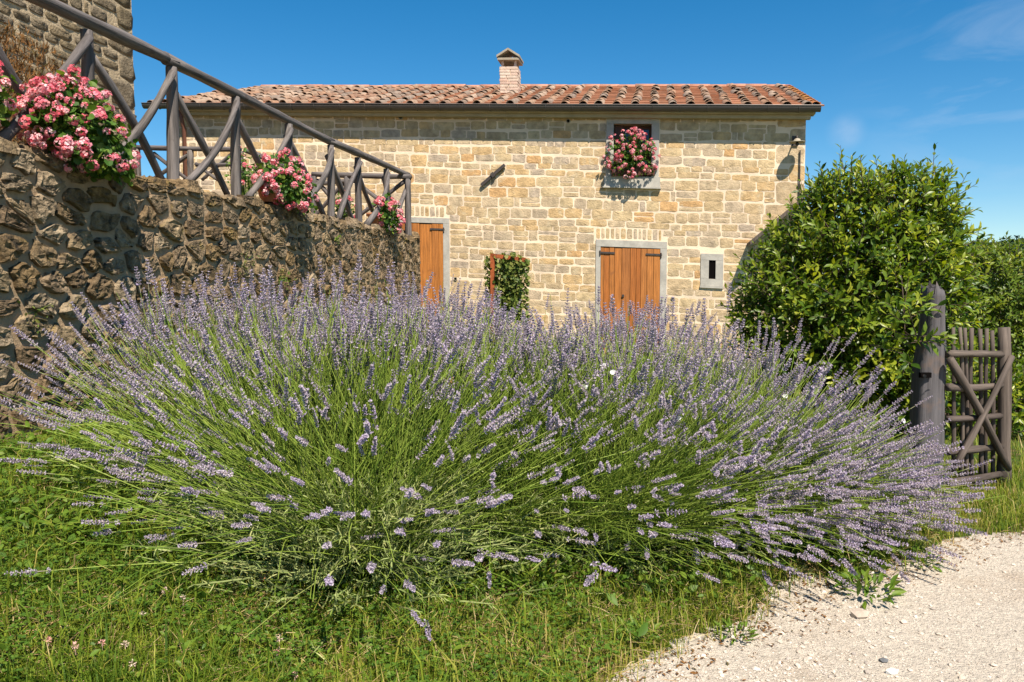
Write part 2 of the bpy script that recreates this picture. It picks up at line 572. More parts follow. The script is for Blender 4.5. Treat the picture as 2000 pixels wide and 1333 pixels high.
xs = np.unique(np.concatenate([np.linspace(-250, -9, 22), np.linspace(-9, 12, 85), np.linspace(12, 250, 22)]))
ys = np.unique(np.concatenate([np.linspace(-60, -4, 8), np.linspace(-4, 19, 93), np.linspace(19, 600, 26)]))
gx, gy = np.meshgrid(xs, ys)
gz = ground_z(gx, gy)
ny, nx = gx.shape
idx = np.arange(nx * ny).reshape(ny, nx)
mb = MB()
mb.arr(np.stack([gx, gy, gz], -1).reshape(-1, 3), np.stack([idx[:-1, :-1], idx[:-1, 1:], idx[1:, 1:], idx[1:, :-1]], -1).reshape(-1, 4))
mb.build('ground', m_ground, kind='structure', smooth_=True, origin=(0, 0, 0))

mb = MB()
poly = [(x, y, 0.006) for x, y in EDGE] + [(14, -6, 0.006)]
mb.add(poly, [tuple(range(len(poly)))])
mb.build('gravel_path', m_gravel, kind='structure', origin=(0, 0, 0))

# pebbles of the path
def pebble_template():
    t = (1 + 5 ** .5) / 2
    v = norm(np.array([(-1, t, 0), (1, t, 0), (-1, -t, 0), (1, -t, 0), (0, -1, t), (0, 1, t), (0, -1, -t), (0, 1, -t), (t, 0, -1), (t, 0, 1), (-t, 0, -1), (-t, 0, 1)]))
    f = [(0, 11, 5), (0, 5, 1), (0, 1, 7), (0, 7, 10), (0, 10, 11), (1, 5, 9), (5, 11, 4), (11, 10, 2), (10, 7, 6), (7, 1, 8), (3, 9, 4), (3, 4, 2), (3, 2, 6), (3, 6, 8), (3, 8, 9), (4, 9, 5), (2, 4, 11), (6, 2, 10), (8, 6, 7), (9, 8, 1)]
    return v, np.array(f)


PV, PF = pebble_template()
n = 60000
px_ = R.uniform(0.1, 4.2, n); py_ = 2.2 + 3.0 * R.random(n) ** 1.5
keep = in_path(px_, py_) & (np.abs(px_) < py_ * 0.72 + .1)
# a stonier band where water runs along the verge
px_, py_ = px_[keep], py_[keep]
dens = 0.25 + 0.75 * np.exp(-((px_ - (0.95 + (py_ - 2.6) * .6)) / .42) ** 2)
keep = R.random(len(px_)) < dens
px_, py_ = px_[keep][:17000], py_[keep][:17000]
n = len(px_)
sz = 0.0016 + 0.0026 * R.random(n) ** 2 + 0.009 * (R.random(n) ** 18)
Ms = frames(R.normal(size=(n, 3))) * sz[:, None, None]
Ms = Ms * R.uniform(.6, 1.4, size=(n, 1, 3))
Ms[:, 2, :] *= .6
mb = MB()
scatter(mb, PV, [PF], Ms, np.stack([px_, py_, np.full(n, .006) + sz * .25], -1), R.random(n))
tag(mb.build('gravel', m_pebble, kind='stuff', origin=(0, 0, 0)), 'loose pale limestone grit lying on the white path', 'gravel', kind='stuff')

# far hill with a wood on it
mb = MB()
cx, cy = 150.0, 210.0
hv, hf = [], []
nr, na = 14, 40
for i in range(nr + 1):
    for j in range(na):
        t = 2 * math.pi * j / na; r = i / nr
        hv.append((cx + 90 * r * math.cos(t), cy + 60 * r * math.sin(t), -0.5 + 13.0 * (math.cos(math.pi * r) + 1) / 2))
for i in range(nr):
    for j in range(na):
        k = (j + 1) % na
        hf.append((i * na + j, i * na + k, (i + 1) * na + k, (i + 1) * na + j))
mb.add(hv, hf)
mb.build('hill', m_hill, kind='structure', smooth_=True, origin=(cx, cy, 0))
mb = MB()
n = 900
rr = np.sqrt(R.random(n)); tt = R.random(n) * 2 * math.pi
hx, hy = cx + 88 * rr * np.cos(tt), cy + 58 * rr * np.sin(tt)
hz = -0.5 + 13.0 * (np.cos(math.pi * rr) + 1) / 2
m_ = 46
cn = np.repeat(np.stack([hx, hy, hz + 2.5], -1), m_, 0)
sg = np.repeat(R.uniform(1.6, 3.0, n), m_)
off = norm(R.normal(size=(n * m_, 3))) * (sg * R.uniform(.6, 1.05, n * m_))[:, None]
LQ = np.array([(-.5, 0, 0), (0, -.28, .05), (.5, 0, 0), (0, .28, .05)])
Ms = frames(norm(off) + R.normal(size=(n * m_, 3)) * .5) * R.uniform(.9, 1.7, n * m_)[:, None, None]
scatter(mb, LQ, [np.array([(0, 1, 2, 3)])], Ms, cn + off, R.random(n * m_))
tag(mb.build('far_wood', m_far, kind='stuff', origin=(cx, cy, 0)), 'dark green wood covering the far hill', 'wood', kind='stuff')

# ------------------------------------------------------------------ stones
def outline(n, hw, hh, jit, power=3.2):
    t = np.arange(n) / n * 2 * math.pi + R.uniform(-.12, .12, n) + math.pi / n
    c, s = np.cos(t), np.sin(t)
    x = np.sign(c) * np.abs(c) ** (2 / power) * hw
    y = np.sign(s) * np.abs(s) ** (2 / power) * hh
    return np.stack([x + R.normal(size=n) * jit * min(hw, hh), y + R.normal(size=n) * jit * min(hw, hh)], -1)


def stone(mb, c, A, B, Nn, out2d, proud, rough, rnd, sink=.025, rings=2):
    """a stone with outline out2d (in A,B axes about c) standing PROUD of the mortar face"""
    n = len(out2d)
    c = np.asarray(c)
    P = lambda xy, d: c + xy[0] * A + xy[1] * B + d * Nn
    cen = out2d.mean(0)
    tilt = R.normal(size=2) * rough * .5 / (np.abs(out2d).max(0) + 1e-6)
    ht = lambda xy, d: d + (tilt * (xy - cen)).sum() + R.normal() * rough
    vs = [P(p, -sink) for p in out2d]
    q = cen + (out2d - cen) * (.975 if rings == 2 else .93)
    vs += [P(p, max(.002, ht(p, proud * .62))) for p in q]
    sc_ = {2: [.62], 3: [.72, .40], 5: [.84, .68, .50, .30]}[rings]
    if rings == 5:
        o3 = R.random(3) * 50
        fr_ = R.uniform(9, 16)
        amp = proud * R.uniform(.45, .8)
        strat = R.random() * 3.14
        old = ht
        def ht(xy, d):
            q_ = Vector((xy[0] * fr_ + o3[0], xy[1] * fr_ * 1.5 + o3[1], o3[2]))
            t_ = mnoise.turbulence(q_, 3, True) - .55
            return d + (tilt * (xy - cen)).sum() + amp * t_ + R.normal() * rough * .45
    for k in sc_:
        q = cen + (out2d - cen) * (k + R.normal(size=(n, 1)) * (.05 if rings < 5 else .03))
        vs += [P(p, max(.004, ht(p, proud))) for p in q]
    vs.append(P(cen, max(.004, ht(cen, proud * 1.04))))
    fs = []
    nr_ = 2 + len(sc_)
    for i in range(nr_ - 1):
        for j in range(n):
            k = (j + 1) % n
            fs.append((i * n + j, i * n + k, (i + 1) * n + k, (i + 1) * n + j))
    for j in range(n):
        fs.append(((nr_ - 1) * n + j, (nr_ - 1) * n + (j + 1) % n, nr_ * n))
    mb.add(vs, fs, rnd)


def courses(s0, s1, w0, w1, rects, hs, wsr, gap=.018, wav=.012):
    """rectangles of coursed masonry that leave the rects free"""
    out = []
    wz = w0
    while wz < w1 - .05:
        h = R.uniform(*hs)
        if w1 - (wz + h) < .07:
            h = w1 - wz
        x = s0
        ph = R.random() * 6
        last = None
        free = []
        cuts = sorted([(max(a, s0), min(b, s1)) for a, b, c, d in rects if d > wz + .03 and c < wz + h - .03 and b > s0 and a < s1])
        cur = s0
        for a, b in cuts:
            if a > cur: free.append((cur, a))
            cur = max(cur, b)
        if cur < s1: free.append((cur, s1))
        for a, b in free:
            x = a
            while x < b - .02:
                ww = R.uniform(*wsr) * (0.75 + h * 1.6)
                if R.random() < .13: ww *= .45
                if b - (x + ww) < .10: ww = b - x
                dz = wav * math.sin(x * 2.1 + ph)
                # respect opening edges above/below partly overlapping this course
                za, zb = wz + dz, wz + h + dz
                for ra, rb, rc, rd in rects:
                    if rb > x + .02 and ra < x + ww - .02:
                        if rc <= zb and rd > zb: zb = min(zb, rc)
                        if rd >= za and rc < za: za = max(za, rd)
                if zb - za > .05:
                    if ww > .16 and zb - za > .165 and R.random() < .16:
                        k = R.uniform(.38, .62)
                        out.append((x, x + ww, za, za + (zb - za) * k))
                        out.append((x, x + ww, za + (zb - za) * k, zb))
                    else:
                        out.append((x, x + ww, za, zb))
                x += ww
        wz += h
    g = gap
    return [(a + g * R.uniform(.3, 1), b - g * R.uniform(.3, 1), c + g * R.uniform(.25, .9), d - g * R.uniform(.25, .9)) for a, b, c, d in out]


def lay(cells, frame, mfront, parent, limit, jit, proud, rough, nseg=10, power=3.2, name='stone', mname='stone', rings=2, key=None, rndf=None, sm=True):
    """stones as parts up to LIMIT (largest first), the rest one stuff part"""
    key = key or (lambda c: -(c[1] - c[0]) * (c[3] - c[2]))
    cells = sorted(cells, key=key)
    rest = MB()
    for i, (a, b, c, d) in enumerate(cells):
        if b - a < .02 or d - c < .02: continue
        cen, A, B, Nn = frame((a + b) / 2, (c + d) / 2)
        o = outline(nseg, (b - a) / 2, (d - c) / 2, jit, power)
        rv = rndf() if rndf else R.random()
        m = MB() if i < limit else rest
        stone(m, cen, A, B, Nn, o, proud * R.uniform(.6, 1.4), rough, rv, rings=rings)
        if i < limit:
            m.build(name, mfront, parent, sm, origin=cen)
    if rest.n:
        rest.build(name, mfront, parent, sm, kind='stuff')


# ------------------------------------------------------------------ HOUSE
house = thing('stone_house', 'two storey farmhouse of honey coloured stone with tiled roof and orange wooden doors', 'house', H(-1, 0, 0))
EAVE_S0, EAVE_S1 = -7.66, 5.53
RIDGE_S0 = -6.98
WS0, WS1 = -7.13, 5.36
EV, EW = -0.25, 4.86
RV, RW = 3.25, 6.09
DEPTH = 6.5
WTOP = 4.80


def rect_px(x0, y0, x1, y1):
    a = fac(x0, y0); b = fac(x1, y1)
    return [a[0], b[0], a[1], b[1]]


# door, window and slit openings in house coordinates
d2 = rect_px(1172, 660, 1290, 486); d2[2] = 0.0
d2o = rect_px(1163, 660, 1303, 473); d2o[2] = 0.0
d1 = rect_px(745, 660, 866, 437); d1[2] = 0.0
d1o = rect_px(733, 660, 878, 427); d1o[2] = 0.0
wn = rect_px(1198, 345, 1273, 243)
wno = rect_px(1184, 364, 1288, 227)
sl = rect_px(1384, 545, 1398, 509)
slo = rect_px(1368, 558, 1413, 497)
holes = [d1, d2, wn, sl]

mb = MB()
ss = sorted({WS0, WS1} | {h[0] for h in holes} | {h[1] for h in holes})
ww_ = sorted({-.3, WTOP} | {h[2] for h in holes} | {h[3] for h in holes})
for a, b in zip(ss[:-1], ss[1:]):
    for c, d in zip(ww_[:-1], ww_[1:]):
        ms_, mw_ = (a + b) / 2, (c + d) / 2
        if any(h[0] < ms_ < h[1] and h[2] < mw_ < h[3] for h in holes): continue
        mb.add([H(a, 0, c), H(b, 0, c), H(b, 0, d), H(a, 0, d)], [(0, 1, 2, 3)])
for h in holes:
    a, b, c, d = h
    q = [H(a, 0, c), H(b, 0, c), H(b, 0, d), H(a, 0, d), H(a, .45, c), H(b, .45, c), H(b, .45, d), H(a, .45, d)]
    mb.add(q, [(0, 4, 5, 1), (1, 5, 6, 2), (2, 6, 7, 3), (3, 7, 4, 0)])
for s_ in (WS0, WS1):
    mb.add([H(s_, 0, -.3), H(s_, DEPTH, -.3), H(s_, DEPTH, WTOP), H(max(s_, RIDGE_S0 + .03), RV, RW - .14), H(s_, 0, WTOP)], [(0, 1, 2, 3, 4)])
mb.add([H(WS0, DEPTH, -.3), H(WS1, DEPTH, -.3), H(WS1, DEPTH, WTOP), H(WS0, DEPTH, WTOP)], [(0, 1, 2, 3)])
wall = mb.build('wall', m_hmortar, house, origin=H(-1, 0, 2))

UK = norm(U - K * Zv)
NF = -V


def hframe(s, wz):
    return H(s, 0, wz), UK, Zv, NF


# voussoir arches above the doors, quoins at the east corner
cells_special = []
arch_rects = []
for dr, top, rise in ((d2o, 445, .03), (d1o, 400, .03)):
    w_lo = dr[3] + .015
    w_hi = w_lo + .215
    a, b = dr[0] - .01, dr[1] - .10
    arch_rects.append([a - .02, b + .02, w_lo - .01, w_hi - .005])
    x = a
    while x < b - .04:
        ww = R.uniform(.075, .125)
        ctr = (a + b) / 2
        lift = .035 * (1 - ((x - ctr) / (b - a) * 2) ** 2) - .02
        cells_special.append((x + .012, min(x + ww, b) - .012, w_lo + .008 + lift * .4, w_hi - .012 + lift * .4))
        x += ww
quo = []
wq = -.1
k_ = 0
while wq < WTOP - .1:
    h = R.uniform(.26, .42)
    L_ = .50 if k_ % 2 else .27
    if wq + h > WTOP: h = WTOP - wq
    quo.append([WS1 - L_, WS1 + .004, wq, wq + h])
    wq += h; k_ += 1
ivy_rect = [0, 0, 0, 0]
rects = [d1o, d2o, wno, slo] + arch_rects + quo
cells = courses(WS0 + .02, WS1, .0, WTOP, rects, (.115, .205), (.20, .44), gap=.011, wav=.022)
cells = [c for c in cells if c[3] > 0.3]
cells_q = [(a + .008, b - .001, c + .008, d - .008) for a, b, c, d in quo]


def seen_house(c):
    s = (c[0] + c[1]) / 2; wz = (c[2] + c[3]) / 2
    p = H(s, 0, wz)
    hid = wz < 1.15 or s < -5.9 or (s < -2.4 and wz < 2.0)
    return (1 if hid else 0, -(c[1] - c[0]) * (c[3] - c[2]))


lay(cells + cells_special + cells_q, hframe, m_hstone, wall, 300, .055, .0034, .0020, nseg=14, power=6.0, key=seen_house, sm=False)

# dressed grey surrounds
def surround(name, inner, outer, v0, v1, sill=True):
    m = MB()
    g = .003
    m.hbox(outer[0], outer[1], v0, v1, inner[3], outer[3])
    m.hbox(outer[0], inner[0], v0, v1, (inner[2] if sill else outer[2]) + (0 if sill else 0), inner[3] - g)
    m.hbox(inner[1], outer[1], v0, v1, (inner[2] if sill else outer[2]), inner[3] - g)
    return m


for nm, i_, o_, ps in (('door_surround', d2, d2o, None), ('door_surround', d1, d1o, None)):
    f_ = place('doorway', None, H((i_[0] + i_[1]) / 2, 0, 0), house)
    m = surround(nm, i_, o_, -.022, .12, sill=False)
    m.build('surround', m_grey, f_)
    edges = {id(d2): [0, .055, .15, .235, .36, .50, .60, .68, .78, .89, 1.0], id(d1): [0, .16, .34, .52, .63, .82, .93, 1.0]}[id(i_)]
    for a, b in zip(edges[:-1], edges[1:]):
        sa, sb = i_[0] + a * (i_[1] - i_[0]) + .004, i_[0] + b * (i_[1] - i_[0]) - .004
        m = MB()
        dv = R.uniform(-.005, .005)
        m.hbox(sa, sb, -.010 + dv, .03 + dv, .02, i_[3] - .008 - R.random() * .01, rnd=R.random())
        m.build('plank', m_door, f_)
    m = MB()
    m.hbox(i_[0], i_[1], .04, .07, .02, i_[3] - .006)
    m.build('backing', m_shut, f_)
    sides = (i_[0], i_[1]) if i_ is d2 else (i_[1],)
    for e in sides:
        m = MB()
        sg = 1 if e == i_[0] else -1
        m.hbox(min(e - sg * .03, e + sg * .27), max(e - sg * .03, e + sg * .27), -.026, -.0185, i_[3] - .135, i_[3] - .10)
        m.tube([H(e - sg * .012, -.03, i_[3] - .17), H(e - sg * .012, -.03, i_[3] - .08)], .013, 8)
        m.build('hinge', m_iron, f_)
    if i_ is d2:
        s_, w_ = fac(1217, 578)
        m = MB()
        m.tube([H(s_, -.034, w_), H(s_, -.016, w_)], .026, 10)
        m.build('keyhole_plate', m_iron, f_)

# upper window
win = place('window', None, H((wn[0] + wn[1]) / 2, 0, wn[2]), house)
m = surround('surround', wn, wno, -.03, .16); m.build('surround', m_grey, win)
m = MB(); m.hbox(wno[0] - .04, wno[1] + .03, -.06, .16, wno[2], wn[2] - .002)
m.hbox(wno[0] - .06, wno[1] + .04, -.085, .02, wno[2] - .035, wno[2] - .003)
m.build('sill', m_grey, win)
ms_ = (wn[0] + wn[1]) / 2
for a, b in ((wn[0] + .002, ms_ - .002), (ms_ + .002, wn[1] - .002)):
    m = MB()
    v0, v1 = .17, .215
    c, d = wn[2] + .002, wn[3] - .002
    m.hbox(a, a + .055, v0, v1, c, d); m.hbox(b - .055, b, v0, v1, c, d)
    m.hbox(a + .055, b - .055, v0 + .002, v1 - .002, d - .06, d); m.hbox(a + .055, b - .055, v0 + .002, v1 - .002, c, c + .08)
    m.build('sash', m_shut, win)
    m = MB(); m.hbox(a + .055, b - .055, .19, .196, c + .08, d - .06)
    m.build('pane', m_glass, win)
m = MB(); m.hbox(wn[0] + .01, wn[0] + .19, .10, .14, wn[2] + .005, wn[3] - .005)
m.build('shutter', m_shut, win)
m = MB(); m.hbox(wn[1] - .075, wn[1] - .01, .10, .14, wn[2] + .005, wn[2] + .5)
m.build('shutter', m_shut, win)
# slit window
sw = place('slit_window', None, H((sl[0] + sl[1]) / 2, 0, sl[2]), house)
m = surround('surround', sl, slo, -.018, .3); m.hbox(slo[0], slo[1], -.018, .3, slo[2], sl[2] - .002)
m.build('surround', m_grey, sw)
m = MB(); m.hbox(slo[0] - .01, slo[1] + .005, -.035, 0.05, slo[2] - .04, slo[2] - .002)
m.build('sill', m_grey, sw)
m = MB(); m.hbox(sl[0] + .001, sl[1] - .001, .006, .34, sl[2] + .001, sl[3] - .001); m.build('shade_fill', m_black, sw)  # solid black fill, painted shade of the deep slit

# roof deck, eaves, gutter
SL = norm(V * (RV - EV) + Zv * (RW - EW))
SLEN = math.hypot(RV - EV, RW - EW)
NR = norm(np.cross(UK, SL))
m = MB()
q = []
for a, ar in ((EAVE_S0, RIDGE_S0), (EAVE_S1, EAVE_S1)):
    q += [H(a, EV + .02, EW - .10), H(ar, RV, RW - .10), H(a, 2 * RV - EV, EW - .10), H(a, EV + .02, EW - .05), H(ar, RV, RW - .03), H(a, 2 * RV - EV, EW - .05)]
m.add(q, [(0, 1, 4, 3), (1, 2, 5, 4), (6, 9, 10, 7), (7, 10, 11, 8), (3, 4, 10, 9), (4, 5, 11, 10), (0, 6, 7, 1), (1, 7, 8, 2), (0, 3, 9, 6), (2, 8, 11, 5)], .4)
roof = m.build('roof', m_pan, house)
m = MB(); m.hbox(WS0 - .1, WS1 + .12, -.23, -.001, WTOP - .10, WTOP - .0)
m.hbox(WS0 - .06, WS1 + .06, -.13, -.001, WTOP - .165, WTOP - .102)
m.build('eave_moulding', m_soffit, house)
gut = place('gutter', None, H(0, EV, EW), house)
m = MB()
gp = []
n_ = 9
for a in (EAVE_S0 - .06, EAVE_S1 + .02):
    for j in range(n_):
        t = math.pi * j / (n_ - 1)
        gp.append(H(a, EV - .025 - .08 * math.cos(t), EW - .045 - .10 * math.sin(t) + .0))
m.add(gp, [(j, j + 1, n_ + j + 1, n_ + j) for j in range(n_ - 1)] + [tuple(range(n_)), tuple(range(2 * n_ - 1, n_ - 1, -1))])
m.tube([H(EAVE_S0 - .06, EV - .105, EW - .045), H(EAVE_S1 + .02, EV - .105, EW - .045)], .012, 6)
m.build('trough', m_gutter, gut)
x = EAVE_S0 + .3
while x < EAVE_S1:
    m = MB()
    pts = []
    for j in range(7):
        t = math.pi * j / 6
        pts.append(H(x, EV - .025 - .087 * math.cos(t), EW - .045 - .107 * math.sin(t)))
    m.tube(pts, .006, 4)
    m.build('bracket', m_gutter, gut)
    x += R.uniform(.46, .54)
# downpipe at the west corner
m = MB(); s_, w_ = fac(363, 245)
m.tube([H(s_, -.20, EW - .14), H(s_, -.10, EW - .45), H(s_, -.07, EW - .5), H(s_, -.07, .1)], .045, 8)
m.build('downpipe', m_pipe, house, True)

# cover tiles in columns, pan tiles between
def cover_tile(rv):
    m = MB()
    n = 7
    Lt = .44
    vs = []
    for z, r, lift in ((0, .086, .024), (Lt, .076, .0)):
        for th in (.0, -.014):
            for j in range(n):
                t = math.pi * j / (n - 1)
                jr = 1 + (.03 * math.sin(5 * t + rv * 20))
                vs.append(((r + th) * math.cos(t) * jr, z, (r + th) * math.sin(t) * .92 + lift))
    fs = []
    for j in range(n - 1):
        fs.append((j, j + 1, 2 * n + j + 1, 2 * n + j))
        fs.append((n + j, 3 * n + j, 3 * n + j + 1, n + j + 1))
        fs.append((j, n + j, n + j + 1, j + 1))
    m.add(vs, fs, rv)
    return m


COV = [cover_tile(i * .125) for i in range(8)]
COVME = [c.mesh('cover_tile', m_cover, True) for c in COV]
COVOR = [cover_tile(i * .3).mesh('verge_tile', m_lichen, True) for i in range(3)]
Mt = Matrix([[UK[i], SL[i], NR[i]] for i in range(3)])
# orthonormalise
xa = Vector(UK); yb = (Vector(SL) - Vector(SL).dot(xa) * xa).normalized(); zc = xa.cross(yb)
Mt = Matrix(((xa.x, yb.x, zc.x), (xa.y, yb.y, zc.y), (xa.z, yb.z, zc.z)))
QT = Mt.to_quaternion()


def roof_pt(s, d, lift=0.0):
    return H(s, EV + (RV - EV) * d / SLEN, EW + (RW - EW) * d / SLEN - .05) + NR * lift


NCOL = 40
pitch_s = (EAVE_S1 - EAVE_S0 - .32) / (NCOL - 1)
EXP_ = .325
NROW = int(SLEN / EXP_)
rest = MB()
tl = []
for r_ in range(NROW):
    for c_ in range(NCOL):
        s_ = EAVE_S0 + .10 + c_ * pitch_s
        if s_ < EAVE_S0 + .06 + (RIDGE_S0 - EAVE_S0) * (r_ * EXP_ / SLEN): continue
        tl.append((r_, c_, s_))
tl.sort(key=lambda t: (t[0] > 6, abs(t[1] - 24)))
cnt = 0
for r_, c_, s_ in tl:
    d = r_ * EXP_ - .03
    # chimney stands here
    wob = R.normal() * .012
    sk = R.normal() * .05
    p = roof_pt(s_ + wob, d, .0 + R.normal() * .006)
    q = QT @ Quaternion((0, 0, 1), sk) @ Quaternion((1, 0, 0), R.normal() * .03)
    k = R.integers(8)
    if cnt < 300:
        place('cover_tile', COVME[k], p, roof, q); cnt += 1
    else:
        Mq = np.array(q.to_matrix())
        rest.add(np.concatenate(COV[k].v) @ Mq.T + p, [tuple(f) for f in np.concatenate([f for f, _ in COV[k].f])], R.random())
rest.build('cover_tile', m_cover, roof, True, kind='stuff')
# verge column at the east edge
for r_ in range(NROW):
    p = roof_pt(EAVE_S1 - .06, r_ * EXP_ - .02, .0)
    place('verge_tile', COVOR[r_ % 3], p, roof, QT @ Quaternion((0, 0, 1), R.normal() * .03))
# pans: flat tiles with a step at each row
pan = MB()
for c_ in range(NCOL):
    s_ = EAVE_S0 + .10 + (c_ + .5) * pitch_s
    for r_ in range(NROW + 1):
        d0 = r_ * EXP_ - .05; d1_ = min(d0 + EXP_ + .03, SLEN)
        if s_ < EAVE_S0 + .12 + (RIDGE_S0 - EAVE_S0) * (d1_ / SLEN): continue
        l0, l1 = .048 + R.normal() * .003, .022
        hw = pitch_s * .40
        a = roof_pt(s_ - hw, d0, l0); b = roof_pt(s_ + hw, d0, l0); c = roof_pt(s_ + hw, d1_, l1); dd = roof_pt(s_ - hw, d1_, l1)
        e = NR * .026
        pan.add([a, b, c, dd, a - e, b - e, c - e, dd - e], [(0, 1, 2, 3), (4, 5, 1, 0), (5, 6, 2, 1), (7, 4, 0, 3)], R.random())
pan.build('pan_tile', m_pan, roof, kind='stuff')
# ridge
RT = [cover_tile(i * .21) for i in range(3)]
rme = []
for t_ in RT:
    t_.v = [v * np.array([1.25, 1.0, 1.0]) - np.array([0, 0, .03]) * (1 - v[:, 1:2] / .44) for v in t_.v]
    rme.append(t_.mesh('ridge_tile', m_ridge, True))
Mr = Matrix(((Vector(V).x, xa.x, 0), (Vector(V).y, xa.y, 0), (Vector(V).z, xa.z, 1))).to_3x3()
xr = Vector(xa); zr = Vector((0, 0, 1)) - Vector((0, 0, 1)).dot(xr) * xr; zr.normalize(); yv = zr.cross(xr)
Mr = Matrix(((-yv.x, xr.x, zr.x), (-yv.y, xr.y, zr.y), (-yv.z, xr.z, zr.z)))
QR = Mr.to_quaternion()
x = RIDGE_S0
while x < EAVE_S1 - .3:
    place('ridge_tile', rme[R.integers(3)], H(x, RV, RW - .045 + R.normal() * .006), roof, QR @ Quaternion((0, 1, 0), 0.0))
    x += .40

# chimney
cs, cw = None, None
CV = 1.75
s0, wA = fac(976, 183, CV - .2); s1, _ = fac(1010, 183, CV - .2)
_, wTop = fac(993, 131, CV - .2)
chim = place('chimney', None, H((s0 + s1) / 2, CV, wA), roof)
hv_ = (s1 - s0) / 2
cA = (s0 + s1) / 2
m = MB(); m.hbox(s0 + .01, s1 - .01, CV - hv_ + .01, CV + hv_ - .01, wA - .5, wTop - .004); m.build('stack', m_hmortar, chim)
m = MB()
wz = wA - .3; row = 0
while wz < wTop - .03:
    h = .062
    for face in range(4):
        nb = 2
        e = [0, R.uniform(.35, .65), 1]
        for i in range(nb):
            a, b = e[i] + .02, e[i + 1] - .02
            pr = R.uniform(.0, .012)
            if face == 0: m.hbox(s0 + a * 2 * hv_, s0 + b * 2 * hv_, CV - hv_ - pr, CV - hv_ + .05, wz + .006, wz + h - .006, R.random())
            elif face == 1: m.hbox(s0 + a * 2 * hv_, s0 + b * 2 * hv_, CV + hv_ - .05, CV + hv_ + pr, wz + .006, wz + h - .006, R.random())
            elif face == 2: m.hbox(s0 - pr, s0 + .05, CV - hv_ + a * 2 * hv_, CV - hv_ + b * 2 * hv_, wz + .006, wz + h - .006, R.random())
            else: m.hbox(s1 - .05, s1 + pr, CV - hv_ + a * 2 * hv_, CV - hv_ + b * 2 * hv_, wz + .006, wz + h - .006, R.random())
    wz += h
m.build('brick', m_brick, chim, kind='stuff')
m = MB()
_, wB = fac(993, 118, CV - .2)
for a in (s0 + .03, s1 - .07):
    for b in (CV - hv_ + .03, CV + hv_ - .07):
        m = MB(); m.hbox(a, a + .045, b, b + .045, wTop - .003, wB)
        m.build('cap_support', m_brick, chim)
m = MB()
m.hbox(s0 + .10, s1 - .10, CV - .1, CV + .1, wTop - .003, wTop + .05)
m.build('flue', m_black, chim)
m = MB(); o_ = .045
m.hbox(s0 - o_, s1 + o_, CV - hv_ - o_, CV + hv_ + o_, wB + .001, wB + .045)
m.build('cap_slab', m_cap, chim)
for sg in (-1, 1):
    m = MB()
    e = cA + sg * (hv_ + o_ + .015)
    wl, wh = wB + .05, wB + .20
    t_ = .045
    vs = []
    for b in (CV - hv_ - o_ - .02, CV + hv_ + o_ + .02):
        vs += [H(e, b, wl), H(cA + sg * .002, b, wh), H(cA + sg * .002, b, wh + t_), H(e, b, wl + t_)]
    m.add(vs, [(0, 1, 2, 3), (4, 7, 6, 5), (0, 4, 5, 1), (1, 5, 6, 2), (2, 6, 7, 3), (3, 7, 4, 0)])
    m.build('cap_tile', m_cap, chim)

# iron wall anchor, drains, vents, lean-to
m = MB()
(sa, wa), (sb, wb) = fac(941, 363), fac(987, 323)
A_, B_ = H(sa, -.05, wa), H(sb, -.05, wb)
d_ = norm(B_ - A_); up_ = np.cross(d_, V)
m.box((A_ + B_) / 2, d_ * np.linalg.norm(B_ - A_) / 2, up_ * .028, V * .02)
m.box((A_ + B_) / 2 - V * .012, d_ * .035, up_ * .045, V * .025)
m.box((A_ + B_) / 2 + V * .03, d_ * .015, up_ * .015, V * .03)
m.build('wall_anchor', m_iron, house)
for px, py, r in ((783, 229, .055), (890, 545, .035), (1314, 583, .035), (1110, 237, .04)):
    s_, w_ = fac(px, py)
    m = MB()
    c0, c1 = H(s_, -.02, w_), H(s_, .0, w_)
    vs, fs = [], []
    for rr_, dv in ((r, .0), (r, -.024), (r * .72, -.024), (r * .72, -.012)):
        for j in range(12):
            t = 2 * math.pi * j / 12
            vs.append(H(s_ + rr_ * math.cos(t), dv, w_ + rr_ * math.sin(t)))
    for i in range(3):
        for j in range(12):
            k = (j + 1) % 12
            fs.append((i * 12 + j, i * 12 + k, (i + 1) * 12 + k, (i + 1) * 12 + j))
    m.add(vs, fs, mat=0)
    m.add([H(s_ + r * .72 * math.cos(2 * math.pi * j / 12), -.0125, w_ + r * .72 * math.sin(2 * math.pi * j / 12)) for j in range(12)], [tuple(range(12))], mat=1)
    m.build('vent_pipe', [m_cap, m_black], house)
m = MB()
(sa, wa), (sb, wb) = fac(1459, 482), fac(1560, 398)
for sgn in range(1):
    vs = []
    for v_ in (-.55, -.002):
        vs += [H(sa, v_, wa), H(sb, v_, wb), H(sb, v_, wb + .06), H(sa, v_, wa + .06)]
    m.add(vs, [(0, 1, 2, 3), (4, 7, 6, 5), (0, 4, 5, 1), (1, 5, 6, 2), (2, 6, 7, 3), (3, 7, 4, 0)])
m.build('porch_roof', m_gate, house)
m = MB(); s_, w_ = fac(1562, 300)
m.tube([H(s_, -.03, w_ + .05), H(s_ + .004, -.035, w_ - .6), H(s_, -.03, w_ - 2.2)], .011, 6)
m.build('cable', m_iron, house)

